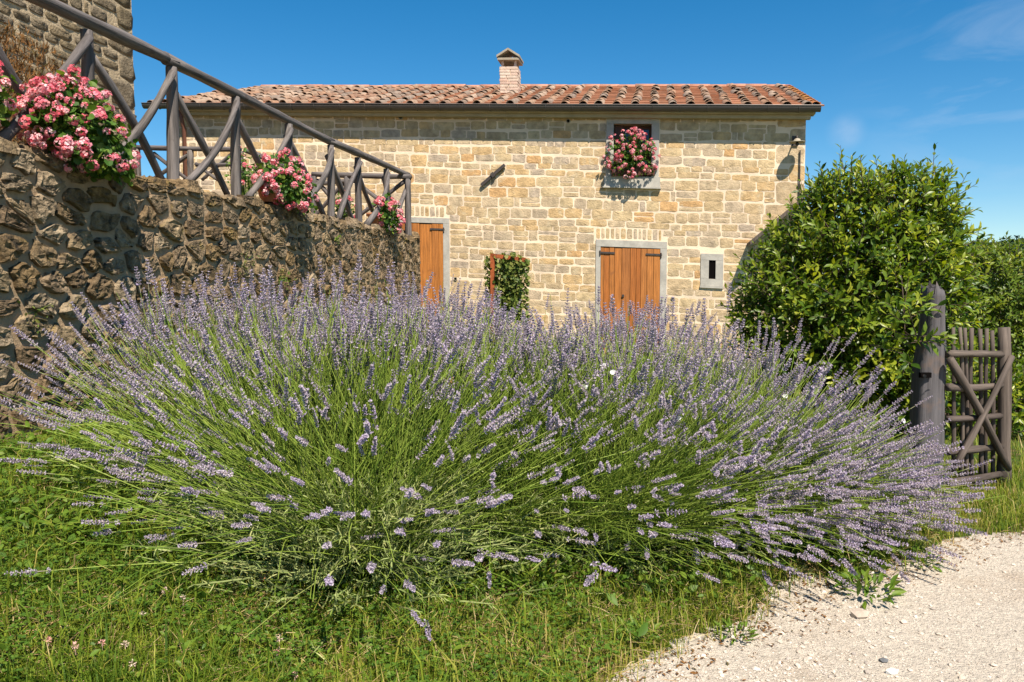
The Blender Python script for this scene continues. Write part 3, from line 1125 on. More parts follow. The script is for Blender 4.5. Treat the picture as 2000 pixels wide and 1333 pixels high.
# wall lamp
s_, w_ = fac(1557, 279, -.25)
lamp = thing('wall_lamp', 'small metal lamp with flat round shade fixed high at the house corner', 'lamp', H(s_, 0, w_))
m = MB(); m.hbox(s_ - .05, s_ + .05, -.03, -.012, w_ - .02, w_ + .16); m.build('back_plate', m_iron, lamp)
m = MB(); m.tube([H(s_, -.03, w_ + .08), H(s_, -.12, w_ + .13), H(s_, -.22, w_ + .12), H(s_, -.25, w_ + .06)], .014, 8); m.build('arm', m_iron, lamp, True)
m = MB(); m.lathe(H(s_, -.25, w_), [(.02, .075), (.05, .06), (.06, .03), (.135, .012), (.137, .004), (.125, .0), (.02, .012)], 20); m.build('shade', m_cap, lamp, True)
m = MB(); m.lathe(H(s_, -.25, w_ - .06), [(.001, 0), (.028, .012), (.034, .035), (.022, .065)], 10); m.build('bulb', m_glass, lamp, True)

# ------------------------------------------------------------------ RETAINING WALL AND TERRACE
CU = -4.0
WZ = 2.22
V0, V1 = 1.2, 12.45
rw = thing('retaining_wall', 'long brown rubble stone retaining wall rising behind the lavender', 'wall', W(CU, 8, ground_z(-4, 6)))
m = MB()
nseg = 60
vs, fs = [], []
tops = [WZ + .03 * math.sin(i * 1.3) + R.normal() * .012 for i in range(nseg + 1)]
for i in range(nseg + 1):
    v_ = V0 + (V1 - V0) * i / nseg
    vs += [W(CU, v_, 0.0), W(CU, v_, tops[i] - .05), W(CU - .5, v_, tops[i] - .05), W(CU - .5, v_, 0.0)]
for i in range(nseg):
    for j in range(3):
        fs.append((4 * i + j, 4 * i + 4 + j, 4 * i + 5 + j, 4 * i + 1 + j))
fs.append((4 * nseg, 4 * nseg + 3, 4 * nseg + 2, 4 * nseg + 1))
m.add(vs, fs)
rcore = m.build('core', m_rmortar, rw)


def clip(poly, p, nrm):
    out = []
    k = len(poly)
    for i in range(k):
        a, b = poly[i], poly[(i + 1) % k]
        da, db = (a - p).dot(nrm), (b - p).dot(nrm)
        if da <= 0: out.append(a)
        if da * db < 0: out.append(a + (b - a) * da / (da - db))
    return out


def rubble(v0, v1, z0, z1f, size_f, rng):
    """irregular Voronoi-like stones whose seeds sit in loose courses; returns lists of polygons in (v,z)"""
    seeds = []
    z = z0
    while z < 2.5:
        v = v0
        h0 = None
        while v < v1:
            h, wd = size_f(v)
            big = rng.random()
            sc1 = .62 if big < .25 else (1.35 if big > .86 else 1.0)
            seeds.append((v + wd * sc1 * .5 + rng.normal() * wd * .10, z + rng.normal() * h * .30))
            v += wd * sc1
        z += size_f((v0 + v1) / 2)[0] * .97
    seeds = np.array(seeds)
    asp = 1.35
    S = seeds * np.array([1 / asp, 1])
    res = []
    for i in range(len(S)):
        p = S[i]
        dd = np.linalg.norm(S - p, axis=1)
        near = np.argsort(dd)[1:14]
        poly = [p + np.array(q) * .5 for q in ((-1, -1), (1, -1), (1, 1), (-1, 1))]
        for j in near:
            mid = (p + S[j]) / 2
            nrm = S[j] - p
            poly = clip(poly, mid, nrm)
            if len(poly) < 3: break
        if len(poly) < 3: continue
        poly = np.array(poly) * np.array([asp, 1])
        top = z1f(seeds[i][0])
        q = clip(list(poly), np.array([0, top]), np.array([0, 1.0]))
        q = clip(q, np.array([v1, 0]), np.array([1.0, 0])) if len(q) > 2 else []
        q = clip(q, np.array([0, z0]), np.array([0, -1.0])) if len(q) > 2 else []
        if len(q) < 3: continue
        q = np.array(q)
        c = q.mean(0)
        ext = q.max(0) - q.min(0)
        if ext.min() < .05: continue
        g = rng.uniform(.013, .027)
        q = c + (q - c) * np.clip(1 - 2 * g / ext, .4, 1)
        # round the corners once
        k = len(q)
        rq = []
        for a in range(k):
            A, B = q[a], q[(a + 1) % k]
            rq += [A * .80 + B * .20, A * .20 + B * .80]
        rq = np.array(rq)
        rq = np.array([p for a in range(len(rq)) for p in (rq[a], (rq[a] + rq[(a + 1) % len(rq)]) / 2)]) if len(rq) < 14 else rq
        rq += rng.normal(size=rq.shape) * .007
        res.append((c, rq - c, ext[0] * ext[1]))
    return res


def wall_top(v):
    i = int(np.clip((v - V0) / (V1 - V0) * nseg, 0, nseg - 1))
    return tops[i]


def rsize(v):
    t = np.clip((v - 4) / 5, 0, 1)
    return (.195 - .04 * t, .285 - .08 * t)


st = rubble(2.6, V1, .05, wall_top, rsize, R)
st += [(c, q, a) for c, q, a in []]


def rkey(x):
    c, q, a = x
    t = c[0] / .9
    hidden = (c[0] > 6 and c[1] < .95) or c[0] < 3.7
    return (1 if hidden else 0, -a / t ** 2)


st.sort(key=rkey)
rest = MB()
cnt = 0
for c, q, a in st:
    cen = W(CU, c[0], c[1])
    mm = MB() if cnt < 290 else rest
    big = min(1.0, math.sqrt(a) / .25)
    stone(mm, cen, V, Zv, U, q, R.uniform(.024, .052) * (.5 + .5 * big) * (1 - .45 * min(1, max(0, (c[0] - 5) / 5))), .006, R.random(), sink=.05, rings=5)
    if cnt < 290:
        mm.build('stone', m_rstone, rcore, False, origin=cen)
    cnt += 1
if rest.n: rest.build('stone', m_rstone, rcore, False, kind='stuff')
# end face and coping stones
cells = courses(-.5, 0, .4, WZ - .05, [], (.15, .24), (.14, .24))
em = MB()
for a, b, c_, d_ in cells:
    stone(em, W(CU + (a + b) / 2, V1, (c_ + d_) / 2), U, Zv, V, outline(10, (b - a) / 2, (d_ - c_) / 2, .12), .03, .008, R.random())
em.build('end_stone', m_rstone, rcore, True, kind='stuff')
v_ = 2.6
while v_ < V1 - .1:
    L_ = R.uniform(.2, .42) * (1 if v_ < 7 else .8)
    L_ = min(L_, V1 - v_)
    mm = MB()
    cz = wall_top(v_ + L_ / 2) - .055
    hh = R.uniform(.05, .10)
    stone(mm, W(CU - .16, v_ + L_ / 2, cz), V, U, Zv, outline(12, L_ / 2 - .008, .20, .09, 3.0), hh, .009, R.random(), sink=.02, rings=5)
    mm.build('coping_stone', m_rstone, rcore, False)
    v_ += L_

# terrace floor behind the wall
m = MB()
m.box(W(CU - .5 - 4.0, 6.6, 2.0), U * 3.998, V * 6.0, Zv * .10)
m.build('terrace', m_rmortar, kind='structure')

# small plants rooted in the wall joints
def wall_weed(label, px, py, r, n, mats_):
    p = at_u(px, py, CU + .02)
    g = thing('wall_weed', label, 'weed', p, 'weeds growing in the wall joints')
    k = R.normal(size=(n, 3)) * [r * .5, r, r * .7] + [r * .4, 0, 0]
    P = p + k @ np.stack([U, V, Zv])
    m = MB()
    scatter(m, LEAF * np.array([1.1, 1, 1]), [LEAF_Q, LEAF_T], leaf_mats(R.normal(size=(n, 3)) + U * .5 + [0, 0, .3], R.normal(size=(n, 3)) * .5 + [.4, -.4, .8], R.uniform(.02, .05, n)), P, R.random(n))
    m.build('leaf', mats_, g, True, kind='stuff')
    m = MB()
    tubes3(m, np.stack([np.repeat(p[None], 8, 0), P[:8] * .5 + p * .5, P[:8]], 1), [.003, .002, .001], R.random(8))
    m.build('stem', mats_, g, kind='stuff')


# ------------------------------------------------------------------ LOG RAILINGS
def log(name, p0, p1, r0, r1, parent, mat_, bend=.02, n=9, kseg=8, oval=1.0):
    p0, p1 = np.asarray(p0, float), np.asarray(p1, float)
    d = p1 - p0
    Ln = np.linalg.norm(d)
    q = Vector((0, 0, 1)).rotation_difference(Vector(d / Ln))
    m = MB()
    bx, by = R.normal() * bend * Ln, R.normal() * bend * Ln
    pts, rad = [], []
    vs, fs = [], []
    lob = R.normal(size=n) * .075
    for i in range(kseg + 1):
        t = i / kseg
        off = math.sin(math.pi * t)
        r = r0 + (r1 - r0) * t + R.normal() * .06 * min(r0, r1)
        for j in range(n):
            a = 2 * math.pi * j / n
            rr = r * (1 + lob[j])
            vs.append((bx * off + rr * math.cos(a), by * off + rr * math.sin(a) * oval, t * Ln))
    for i in range(kseg):
        for j in range(n):
            k = (j + 1) % n
            fs.append((i * n + j, i * n + k, (i + 1) * n + k, (i + 1) * n + j))
    fs.append(tuple(range(n - 1, -1, -1))); fs.append(tuple(kseg * n + j for j in range(n)))
    m.add(vs, fs, R.random())
    me = m.mesh(name, mat_, True)
    return place(name, me, p0, parent, q)


RU = CU - .16
post_px = [186, 343, 466, 569, 648, 703, 757, 797]
post_v = []
for x_ in post_px:
    d = ray(x_, 571)
    post_v.append(RU / d.dot(U) * d.dot(V))
post_v = [post_v[0] - 2 * (post_v[1] - post_v[0]) * .98, post_v[0] - (post_v[1] - post_v[0]) * .98] + post_v
rail_z = []
for x_, y_ in ((186, 58), (343, 128), (466, 186), (569, 240), (648, 281), (703, 305), (757, 327), (797, 345)):
    p = at_u(x_, y_, RU); rail_z.append(p[2])
rail_z = [rail_z[0], rail_z[0]] + rail_z
print('posts', [round(float(v), 2) for v in post_v], [round(float(z), 2) for z in rail_z])
fr = thing('log_railing', 'rustic grey log railing with crossed braces along the edge of the rubble wall', 'railing', W(RU, 8, WZ), group='log railings of the terrace')
for i, v_ in enumerate(post_v):
    zt = rail_z[i] - .035
    log('post', W(RU, v_, WZ - .12), W(RU + R.normal() * .01, v_ + R.normal() * .015, zt), .052, .044, fr, m_log, .004)
for i in range(len(post_v) - 1):
    va, vb = post_v[i], post_v[i + 1]
    za, zb = rail_z[i], rail_z[i + 1]
    gap = vb - va
    log('brace', W(RU + .075, va + .07, WZ + .02), W(RU + .05, vb - .03, zb - .10), .040, .030, fr, m_log, .028, n=8)
    log('brace', W(RU - .05, va + .04, za - .15), W(RU - .06, vb - .05, WZ + .02), .038, .031, fr, m_log, .02, n=8)
cuts = [0, 3, 6, 9]
for a, b in zip(cuts[:-1], cuts[1:]):
    log('handrail', W(RU, post_v[a] - (.25 if a == 0 else .05), rail_z[a] + .02), W(RU, post_v[b] + .08, rail_z[b] + .02), .053, .046, fr, m_log, .002, n=10, kseg=14)

BV = 12.05
br = thing('log_railing', 'log railing with thin crossed braces along the far terrace edge facing the house', 'railing', W(-6, BV, WZ), group='log railings of the terrace')
seg_px = [(803, 346, 610, 341), (600, 341, 478, 293), (470, 292, 262, 288)]
for x0, y0, x1, y1 in seg_px:
    log('handrail', at_v(x0, y0, BV), at_v(x1, y1, BV), .045, .045, br, m_log, .004, n=8)
for x0, y0, x1, y1 in ((700, 347, 612, 357), (462, 318, 383, 319)):
    log('rail', at_v(x0, y0 + 4, BV), at_v(x1, y1 + 4, BV), .038, .034, br, m_log, .006, n=8)
for x_, yt in ((797, 350), (678, 345), (612, 345), (470, 296), (372, 294), (268, 292)):
    p = at_v(x_, yt, BV)
    q = p.copy(); q[2] = WZ - .1
    log('post', q, p, .055, .05, br, m_log, .004, n=8)
for x0, y0, x1, y1 in ((793, 352, 690, 430), (690, 352, 790, 430), (676, 352, 614, 425), (618, 352, 674, 425), (382, 320, 425, 352), (455, 300, 395, 352), (372, 300, 300, 350), (300, 300, 365, 350)):
    log('brace', at_v(x0, y0, BV + .03), at_v(x1, y1, BV + .03), .036, .03, br, m_log, .012, n=7)

# ------------------------------------------------------------------ TOWER HOUSE at the left edge
TU = -6.2
d = ray(261, 150)
TV1 = TU / d.dot(U) * d.dot(V)
tower = thing('stone_building', 'dark stone building cut off by the photo edge behind the log railing', 'building', W(TU - 2, 5, 2.2))
m = MB()
q = []
for z in (2.0, 8.0):
    ba = .012 * (z - 2)
    q += [W(TU, -1, z), W(TU, TV1 - ba * .0, z), W(TU - 5, TV1, z), W(TU - 5, -1, z)]
m.add(q, [(0, 1, 5, 4), (1, 2, 6, 5), (2, 3, 7, 6), (3, 0, 4, 7), (4, 5, 6, 7), (3, 2, 1, 0)])
tw = m.build('wall', m_tmortar, tower)
tq = []
wz = 2.05; k_ = 0
while wz < 7.5:
    h = R.uniform(.22, .34)
    L_ = .42 if k_ % 2 else .26
    tq.append([TV1 - L_, TV1 + .002, wz, wz + h]); wz += h; k_ += 1
tcells = courses(3.0, TV1, 2.05, 7.6, tq, (.07, .16), (.18, .48), gap=.02)
tcells += [(a + .004, b, c + .005, d - .005) for a, b, c, d in tq]
lay(tcells, lambda v, z: (W(TU, v, z), V, Zv, U), m_tstone, tw, 280, .09, .010, .006, nseg=11, power=4.2,
    key=lambda c: (0 if c[3] < 5.4 and c[0] > 4.2 else 1, -(c[1] - c[0]) * (c[3] - c[2])))

# ------------------------------------------------------------------ leaf templates
LEAF = np.array([(0, 0, 0), (-.16, .32, .05), (.16, .32, .05), (-.17, .62, .06), (.17, .62, .06), (0, 1.0, -.06), (0, .32, 0), (0, .65, -.005)])
LEAF_Q = np.array([(6, 1, 3, 7), (2, 6, 7, 4)])
LEAF_T = np.array([(0, 1, 6), (0, 6, 2), (3, 5, 7), (7, 5, 4)])
ROUND = np.array([(0, 0, 0), (-.34, -.08, .06), (-.52, .30, .08), (-.30, .72, .03), (0, .84, -.02), (.30, .72, .03), (.52, .30, .08), (.34, -.08, .06), (0, .32, -.03)])
ROUND_T = np.array([(8, 0, 1), (8, 1, 2), (8, 2, 3), (8, 3, 4), (8, 4, 5), (8, 5, 6), (8, 6, 7), (8, 7, 0)])


def leaf_mats(axis, normal, size, widen=1.0):
    """matrices for LEAF: local y = axis, local z ~ normal"""
    y = norm(axis)
    z = norm(normal - (normal * y).sum(1, keepdims=True) * y)
    x = np.cross(y, z)
    return np.stack([x * widen, y, z], axis=2) * np.asarray(size)[:, None, None]


# ------------------------------------------------------------------ GERANIUMS
def umbel(seed):
    rg = np.random.default_rng(seed)
    m = MB()
    n = 20
    d = norm(rg.normal(size=(n, 3)) * np.array([1, 1, .6]) + np.array([0, 0, .45]))
    PET = np.array([(0, 0, 0), (-.5, .35, .12), (-.42, .95, .02), (.42, .95, .02), (.5, .35, .12)])
    for i in range(n):
        c = d[i] * rg.uniform(.030, .046)
        t = norm(np.cross(d[i], rg.normal(size=3)))
        rv = rg.random() * .7
        for k in range(3):
            a = 2 * math.pi * k / 3 + rg.random()
            y = norm(math.cos(a) * t + math.sin(a) * np.cross(d[i], t) + d[i] * .35)
            M_ = leaf_mats(y[None], d[i][None] + rg.normal(size=(1, 3)) * .2, np.array([rg.uniform(.018, .026)]))[0]
            m.add(PET @ M_.T + c, [(0, 1, 2, 3, 4)], rv + rg.random() * .12)
    return m.mesh('flower_head', m_petal)


UMB = [umbel(i) for i in range(6)]


def geranium(label, base, cen, rad, n_heads, hang, group='potted pink geraniums', pot_r=.13, pot=True, n_leaf=420, hs=1.0, cat='potted plant', face=None):
    base, cen, rad = np.asarray(base, float), np.asarray(cen, float), np.asarray(rad, float)
    g = thing('potted_geranium', label, cat, base, group)
    face = norm(np.array([.15, -1, .45])) if face is None else norm(face)
    ph = pot_r * 1.5
    if pot:
        m = MB()
        m.lathe(base, [(pot_r * .62, 0), (pot_r * .95, ph * .82), (pot_r * 1.12, ph * .82), (pot_r * 1.14, ph), (pot_r * .98, ph), (pot_r * .93, ph * .88)], 18)
        m.build('pot', m_pot, g, True)
        m = MB(); m.lathe(base + [0, 0, ph * .86], [(pot_r * .95, 0), (.001, .01)], 14); m.build('soil', m_soil, g)
    else:
        m = MB()
        m.box(base + [0, 0, .08], U * rad[0] * .85, V * .075, Zv * .08)
        m.build('planter_box', m_shut, g)
    # leaves through an ellipsoid in (U, V, Z)
    B3 = np.stack([U, V, Zv])
    e = norm(R.normal(size=(n_leaf, 3))) * (R.random((n_leaf, 1)) ** .4)
    lump = 1 + .2 * np.sin(e[:, :1] * 5 + 1.3) * np.cos(e[:, 2:] * 6 + .4)
    P = cen + (e * rad * .93 * lump) @ B3
    P[:, 2] -= hang * (e[:, 0].clip(0, 1) * rad[0] * .6 + e[:, 1].clip(0, 1) * rad[1] * .5)
    nrm = norm(e @ B3 + np.array([0, -.2, .7]) + R.normal(size=(n_leaf, 3)) * .45)
    ax = norm(R.normal(size=(n_leaf, 3)) + e @ B3 * .8)
    m = MB()
    scatter(m, ROUND, [ROUND_T], leaf_mats(ax, nrm, R.uniform(.032, .062, n_leaf)), P, R.random(n_leaf))
    st_n = 60
    root = np.repeat((base + [0, 0, ph * .9])[None], st_n, 0)
    k = R.integers(n_leaf, size=st_n)
    mid = (root + P[k]) / 2 + [0, 0, .06]
    tubes3(m, np.stack([root, mid, P[k]], 1), [.006, .005, .003], R.random(st_n))
    m.build('foliage', m_gleaf, g, kind='stuff')
    # umbels on the shell, mostly on the side that faces the light
    c = 0
    stalks = []
    while c < n_heads:
        e1 = norm(R.normal(size=3))
        dirn = e1 @ B3
        if dirn.dot(face) < R.uniform(-.35, .55): continue
        p = cen + (e1 * rad * R.uniform(.86, 1.14)) @ B3
        p[2] -= hang * (max(0, e1[0]) * rad[0] * .6 + max(0, e1[1]) * rad[1] * .5)
        q = Vector((0, 0, 1)).rotation_difference(Vector(norm(dirn + np.array([0, -.2, .5]))))
        o = place('flower_head', UMB[R.integers(6)], p, g, q)
        s_ = hs * R.uniform(.55, .98)
        o.scale = (s_, s_, s_ * .85)
        stalks.append((cen + (e1 * rad * .5) @ B3, p))
        c += 1
    m = MB()
    tubes3(m, np.array([[a, (a + b) / 2 + [0, 0, .03], b] for a, b in stalks]), [.0035, .003, .0025], R.random(len(stalks)))
    m.build('flower_stalk', m_gleaf, g, kind='stuff')
    return g


def on_wall(px, py, du=0.0):
    return at_u(px, py, RU + du)


p = on_wall(88, 285, .06); p[2] = WZ + .03
geranium('largest pink geranium spilling over the near end of the rubble wall', p, on_wall(160, 242, .22), (.30, .40, .31), 112, .9, hs=.90, n_leaf=1500, pot_r=.095)
p = on_wall(-95, 285, .0); p[2] = WZ + .03
geranium('pink geranium half cut off by the photo edge on the wall', p, on_wall(-42, 180, .0), (.22, .22, .2), 30, .2, hs=.9, n_leaf=380)
p = on_wall(525, 385, .06); p[2] = WZ + .03
geranium('pink geranium trailing from its pot between the middle railing posts', p, on_wall(563, 352, .2), (.26, .42, .28), 56, .8, n_leaf=800)
p = on_wall(735, 440, .06); p[2] = WZ + .03
geranium('small pink geranium in a round pot near the far end of the wall', p, on_wall(757, 418, .17), (.2, .34, .27), 28, .5, n_leaf=500)
p = at_v(482, 372, 11.6); p[2] = WZ + .05
geranium('pale pink geranium at the back of the terrace behind the log posts', p, at_v(480, 335, 11.6), (.36, .2, .36), 16, .1, n_leaf=300)
p = at_v(668, 425, 11.7); p[2] = WZ + .05
geranium('low pink geranium glimpsed between two far railing posts', p, at_v(668, 405, 11.7), (.22, .2, .22), 14, .1, n_leaf=200)
s_, w_ = fac(1236, 343, -.10)
wc = fac(1231, 303, -.16)
geranium('red and pink geranium filling the upper window of the house', H(s_, -.02, wn[2] + .01), H(wc[0], -.12, wc[1]), (.47, .24, .45), 112, .15, pot=False, n_leaf=620, hs=.9, cat='window plant')
# tall thin flowering shoots in the window
# dried shrub on the terrace
ds = thing('dried_shrub', 'dried orange brown shrub on the terrace behind the nearest geranium', 'shrub', W(-5.2, 4.4, 2.1))
cen = on_wall(15, 195, -1.0)
n = 5200
e = norm(R.normal(size=(n, 3))) * (R.random((n, 1)) ** .45)
P = cen + (e * np.array([.35, .75, .62])) @ np.stack([U, V, Zv])
m = MB()
ax = norm(R.normal(size=(n, 3)) * .5 + np.array([0, 0, 1.0]))
scatter(m, LEAF * np.array([.5, 1, 1]), [LEAF_Q, LEAF_T], leaf_mats(ax, R.normal(size=(n, 3)), R.uniform(.03, .075, n)), P, R.random(n))
m.build('foliage', m_dryshrub, ds, kind='stuff')
m = MB()
k = 40
root = W(-5.2, 4.4, 2.1) + R.normal(size=(k, 3)) * [.12, .12, 0]
tip = P[R.integers(n, size=k)]
tubes3(m, np.stack([root, (root + tip) / 2 + [0, 0, .1], tip], 1), [.012, .008, .003], R.random(k))
m.build('stem', m_bark, ds, kind='stuff')

for lab, px, py, r, n in (('leafy green weed sprouting from the wall just above the lavender', 545, 548, .07, 40), ('dry brownish weed hanging on the wall left of the leafy one', 475, 520, .10, 34),
                          ('small green weed high on the wall below the middle geranium', 655, 470, .05, 22), ('moss like weed low on the wall at the near end', 70, 610, .06, 30)):
    wall_weed(lab, px, py, r, n, m_weed if 'green' in lab else m_ivy)

# ------------------------------------------------------------------ SHRUBS
def shrub(name, label, cat, base, lobes, n_shoots, leaf, mat_, n_top=0, parts=0, group=None, per=8, light=.0, top_len=(.18, .36)):
    base = np.asarray(base, float)
    g = thing(name, label, cat, base, group)
    lob = [(np.asarray(c, float), np.asarray(r, float)) for c, r in lobes]
    vol = np.array([r.prod() ** (2 / 3) for c, r in lob]); vol /= vol.sum()
    P0, D, Ln = [], [], []
    while len(P0) < n_shoots:
        i = R.choice(len(lob), p=vol)
        c, r = lob[i]
        e = norm(R.normal(size=3))
        rad = R.uniform(.62, 1.0) if R.random() < .8 else R.uniform(.3, .7)
        p = c + e * r * rad
        if p[2] < base[2] + .03: continue
        # skip deep inside another lobe
        deep = False
        for j, (c2, r2) in enumerate(lob):
            if j != i and (((p - c2) / r2) ** 2).sum() < .4: deep = True
        if deep and R.random() < .75: continue
        P0.append(p); D.append(norm(e / r * r.mean() + np.array([0, 0, .45]) + R.normal(size=3) * .35)); Ln.append(R.uniform(.10, .22))
    topmost = max(lob, key=lambda t: t[0][2] + t[1][2])
    for _ in range(n_top):
        c, r = lob[R.integers(len(lob))] if R.random() < .35 else topmost
        e = norm(R.normal(size=3) * np.array([1, 1, .4]) + np.array([0, 0, .9]))
        P0.append(c + e * r * .93); D.append(norm(np.array([e[0] * .35, e[1] * .35, 1.0]) + R.normal(size=3) * .12)); Ln.append(R.uniform(*top_len))
    P0, D, Ln = np.array(P0), np.array(D), np.array(Ln)
    ns = len(P0)
    # leaves alternate along each shoot
    t = (np.arange(per) + .5) / per
    LP = P0[:, None] + D[:, None] * (Ln[:, None] * t)[..., None]
    ang = R.random((ns, 1)) * 6.28 + np.arange(per) * 2.4
    Fm = frames(D)
    side = Fm[:, None, :, 0] * np.cos(ang)[..., None] + Fm[:, None, :, 1] * np.sin(ang)[..., None]
    ax = norm(side * .95 + D[:, None] * (.35 + .8 * t)[None, :, None] + R.normal(size=(ns, per, 3)) * .15).reshape(-1, 3)
    nr_ = norm(np.repeat(D, per, 0) + np.array([0, -.15, .55]) + R.normal(size=(ns * per, 3)) * .4)
    size = leaf * R.uniform(.65, 1.2, ns * per) * np.tile(1.1 - .5 * t ** 2, ns)
    LPf = LP.reshape(-1, 3)
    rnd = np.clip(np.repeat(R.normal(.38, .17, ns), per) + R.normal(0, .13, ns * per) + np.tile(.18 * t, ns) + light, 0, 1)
    Mx = leaf_mats(ax, nr_, size)
    nl = len(LPf)
    chosen = np.zeros(nl, bool)
    if parts:
        # nearest outside leaves become parts of their own
        sc_ = np.linalg.norm(LPf - CAMP, axis=1) - size * 3
        order = np.argsort(sc_ + R.random(nl) * .25)[:parts]
        chosen[order] = True
        variants = []
        for k in range(6):
            mbv = MB(); mbv.add(LEAF, [tuple(f) for f in LEAF_Q] + [tuple(f) for f in LEAF_T], .1 + .14 * k)
            variants.append(mbv.mesh('leaf', mat_, True))
        for i in order:
            M3 = Matrix((Mx[i] / size[i]).tolist())
            o = place('leaf', variants[int(np.clip(rnd[i] * 6, 0, 5))], LPf[i], g, M3.to_quaternion())
            o.scale = (size[i],) * 3
    m = MB()
    k = ~chosen
    scatter(m, LEAF, [LEAF_Q, LEAF_T], Mx[k], LPf[k], rnd[k])
    m.build('crown', mat_, g, True, kind='stuff')
    m = MB()
    tubes3(m, np.stack([P0 - D * .05, P0 + D * (Ln * .5)[:, None], P0 + D * Ln[:, None]], 1), [.004, .003, .0018], R.random(ns))
    k = 26
    tgt = P0[R.integers(ns, size=k)]
    root = base + R.normal(size=(k, 3)) * [.09, .09, 0]
    mid = root * .45 + tgt * .55 + [0, 0, .1]
    tubes3(m, np.stack([root, mid, tgt], 1), [.022, .013, .004], R.random(k), sides=5)
    m.build('trunk', m_bark, g, True, kind='stuff')
    return g


LY = 6.0
c1 = at_y(1650, 590, LY)
lobes = [(c1, (.80, .6, .70)), (at_y(1715, 455, LY), (.56, .45, .44)), (at_y(1625, 495, LY), (.46, .42, .40)), (at_y(1755, 610, LY - .2), (.44, .42, .66)),
         (at_y(1555, 625, LY), (.42, .45, .5)), (at_y(1700, 720, LY - .15), (.45, .4, .45)), (at_y(1790, 520, LY), (.34, .4, .5)), (at_y(1660, 410, LY), (.34, .3, .22)), (at_y(1770, 405, LY), (.32, .3, .24)), (at_y(1765, 760, LY - .3), (.28, .3, .42)), (at_y(1776, 655, 4.74), (.07, .12, .24))]
b1 = c1.copy(); b1[2] = .05
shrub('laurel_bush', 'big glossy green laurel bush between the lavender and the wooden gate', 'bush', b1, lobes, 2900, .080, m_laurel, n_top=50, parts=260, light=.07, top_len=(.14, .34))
c2 = at_y(1945, 610, 8.5)
lobes = [(c2, (.62, .7, .72)), (at_y(1920, 540, 8.5), (.36, .4, .3)), (at_y(1975, 670, 8.2), (.5, .5, .7)), (at_y(1905, 680, 8.2), (.5, .5, .6)), (at_y(1990, 780, 8.0), (.6, .5, .6))]
b2 = c2.copy(); b2[2] = .0
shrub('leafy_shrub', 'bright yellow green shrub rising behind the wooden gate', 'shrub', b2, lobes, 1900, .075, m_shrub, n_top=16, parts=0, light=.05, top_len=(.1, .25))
c3 = at_y(2050, 690, 10.5)
lobes = [(c3, (1.0, .8, .9)), (at_y(1990, 680, 10.5), (.6, .6, .6)), (at_y(2110, 620, 11), (.8, .8, .8))]
b3 = c3.copy(); b3[2] = .0
shrub('leafy_shrub', 'darker shrub farther back at the picture edge beyond the gate', 'shrub', b3, lobes, 900, .09, m_laurel, n_top=6, light=.05)
c4 = at_y(1890, 790, 7.2)
lobes = [(c4, (.55, .4, .42)), (at_y(1960, 800, 7.0), (.45, .4, .36)), (at_y(1830, 740, 7.2), (.4, .4, .5))]
b4 = c4.copy(); b4[2] = .0
shrub('low_shrub', 'low dark green shrub seen through the pales of the gate', 'shrub', b4, lobes, 560, .08, m_laurel, light=-.02)

# ------------------------------------------------------------------ GATE
GY = 5.15
gp_ = thing('gate_post', 'thick slate grey hewn gate post with jagged split top', 'post', on_z(1828, 960, 0) * [1, 1, 0])
PY = 4.78
zt = at_y(1838, 556, PY)[2]
xl, xr_ = at_y(1800, 750, PY)[0], at_y(1856, 750, PY)[0]
xtl, xtr = at_y(1822, 560, PY)[0], at_y(1852, 560, PY)[0]
m = MB()
vs, fs = [], []
lev = [(0, 0, 0), (.35, 0, 0), (.62, 0, 0), (.80, .15, 0), (.88, .52, .1), (1.0, .9, .55), (1.12, 1.0, .8), (1.2, 1, .9), (1.27, 1.0, 1.0)]
n = 20
zmax = 1.27
for z_, tl_, tr_ in lev:
    a = xl + (xtl - xl) * tl_ ; b = xr_ + (xtr - xr_) * tr_
    zz = z_ / zmax * zt
    for j in range(n):
        t = 2 * math.pi * j / n
        c_, s_ = math.cos(t), math.sin(t)
        X = (a + b) / 2 + (b - a) / 2 * np.sign(c_) * abs(c_) ** .6
        Y = PY + .09 + .085 * np.sign(s_) * abs(s_) ** .6
        top_j = (R.uniform(-.09, .03) if z_ > 1.26 else 0)
        vs.append((X + R.normal() * .002, Y, zz + top_j))
for i in range(len(lev) - 1):
    for j in range(n):
        k = (j + 1) % n
        fs.append((i * n + j, i * n + k, (i + 1) * n + k, (i + 1) * n + j))
fs.append(tuple((len(lev) - 1) * n + j for j in range(n)))
m.add(vs, fs)
m.build('shaft', m_post, gp_, True, origin=((xl + xr_) / 2, PY + .09, 0))
m = MB()
q = at_y(1807, 733, PY)
m.box(q + [0, .0, 0], (.034, 0, 0), (0, .012, 0), (0, 0, .016)); m.build('notch_shade', m_black, gp_)  # black block on the post face, painted shade of a notch
m = MB(); m.tube([at_y(1806, 735, PY - .03), at_y(1806, 735, PY + .05)], .011, 8); m.build('peg', m_gate, gp_)

gate = thing('garden_gate', 'small brown wooden gate of thin poles with crossed braces standing open', 'gate', at_y(1910, 940, GY) * [1, 1, 0])
yL, yR = 4.78, 5.06


def gpt(px, py, dy=0.0):
    t = (px - 1855) / (1960 - 1855)
    return at_y(px, py, yL + (yR - yL) * t + dy)


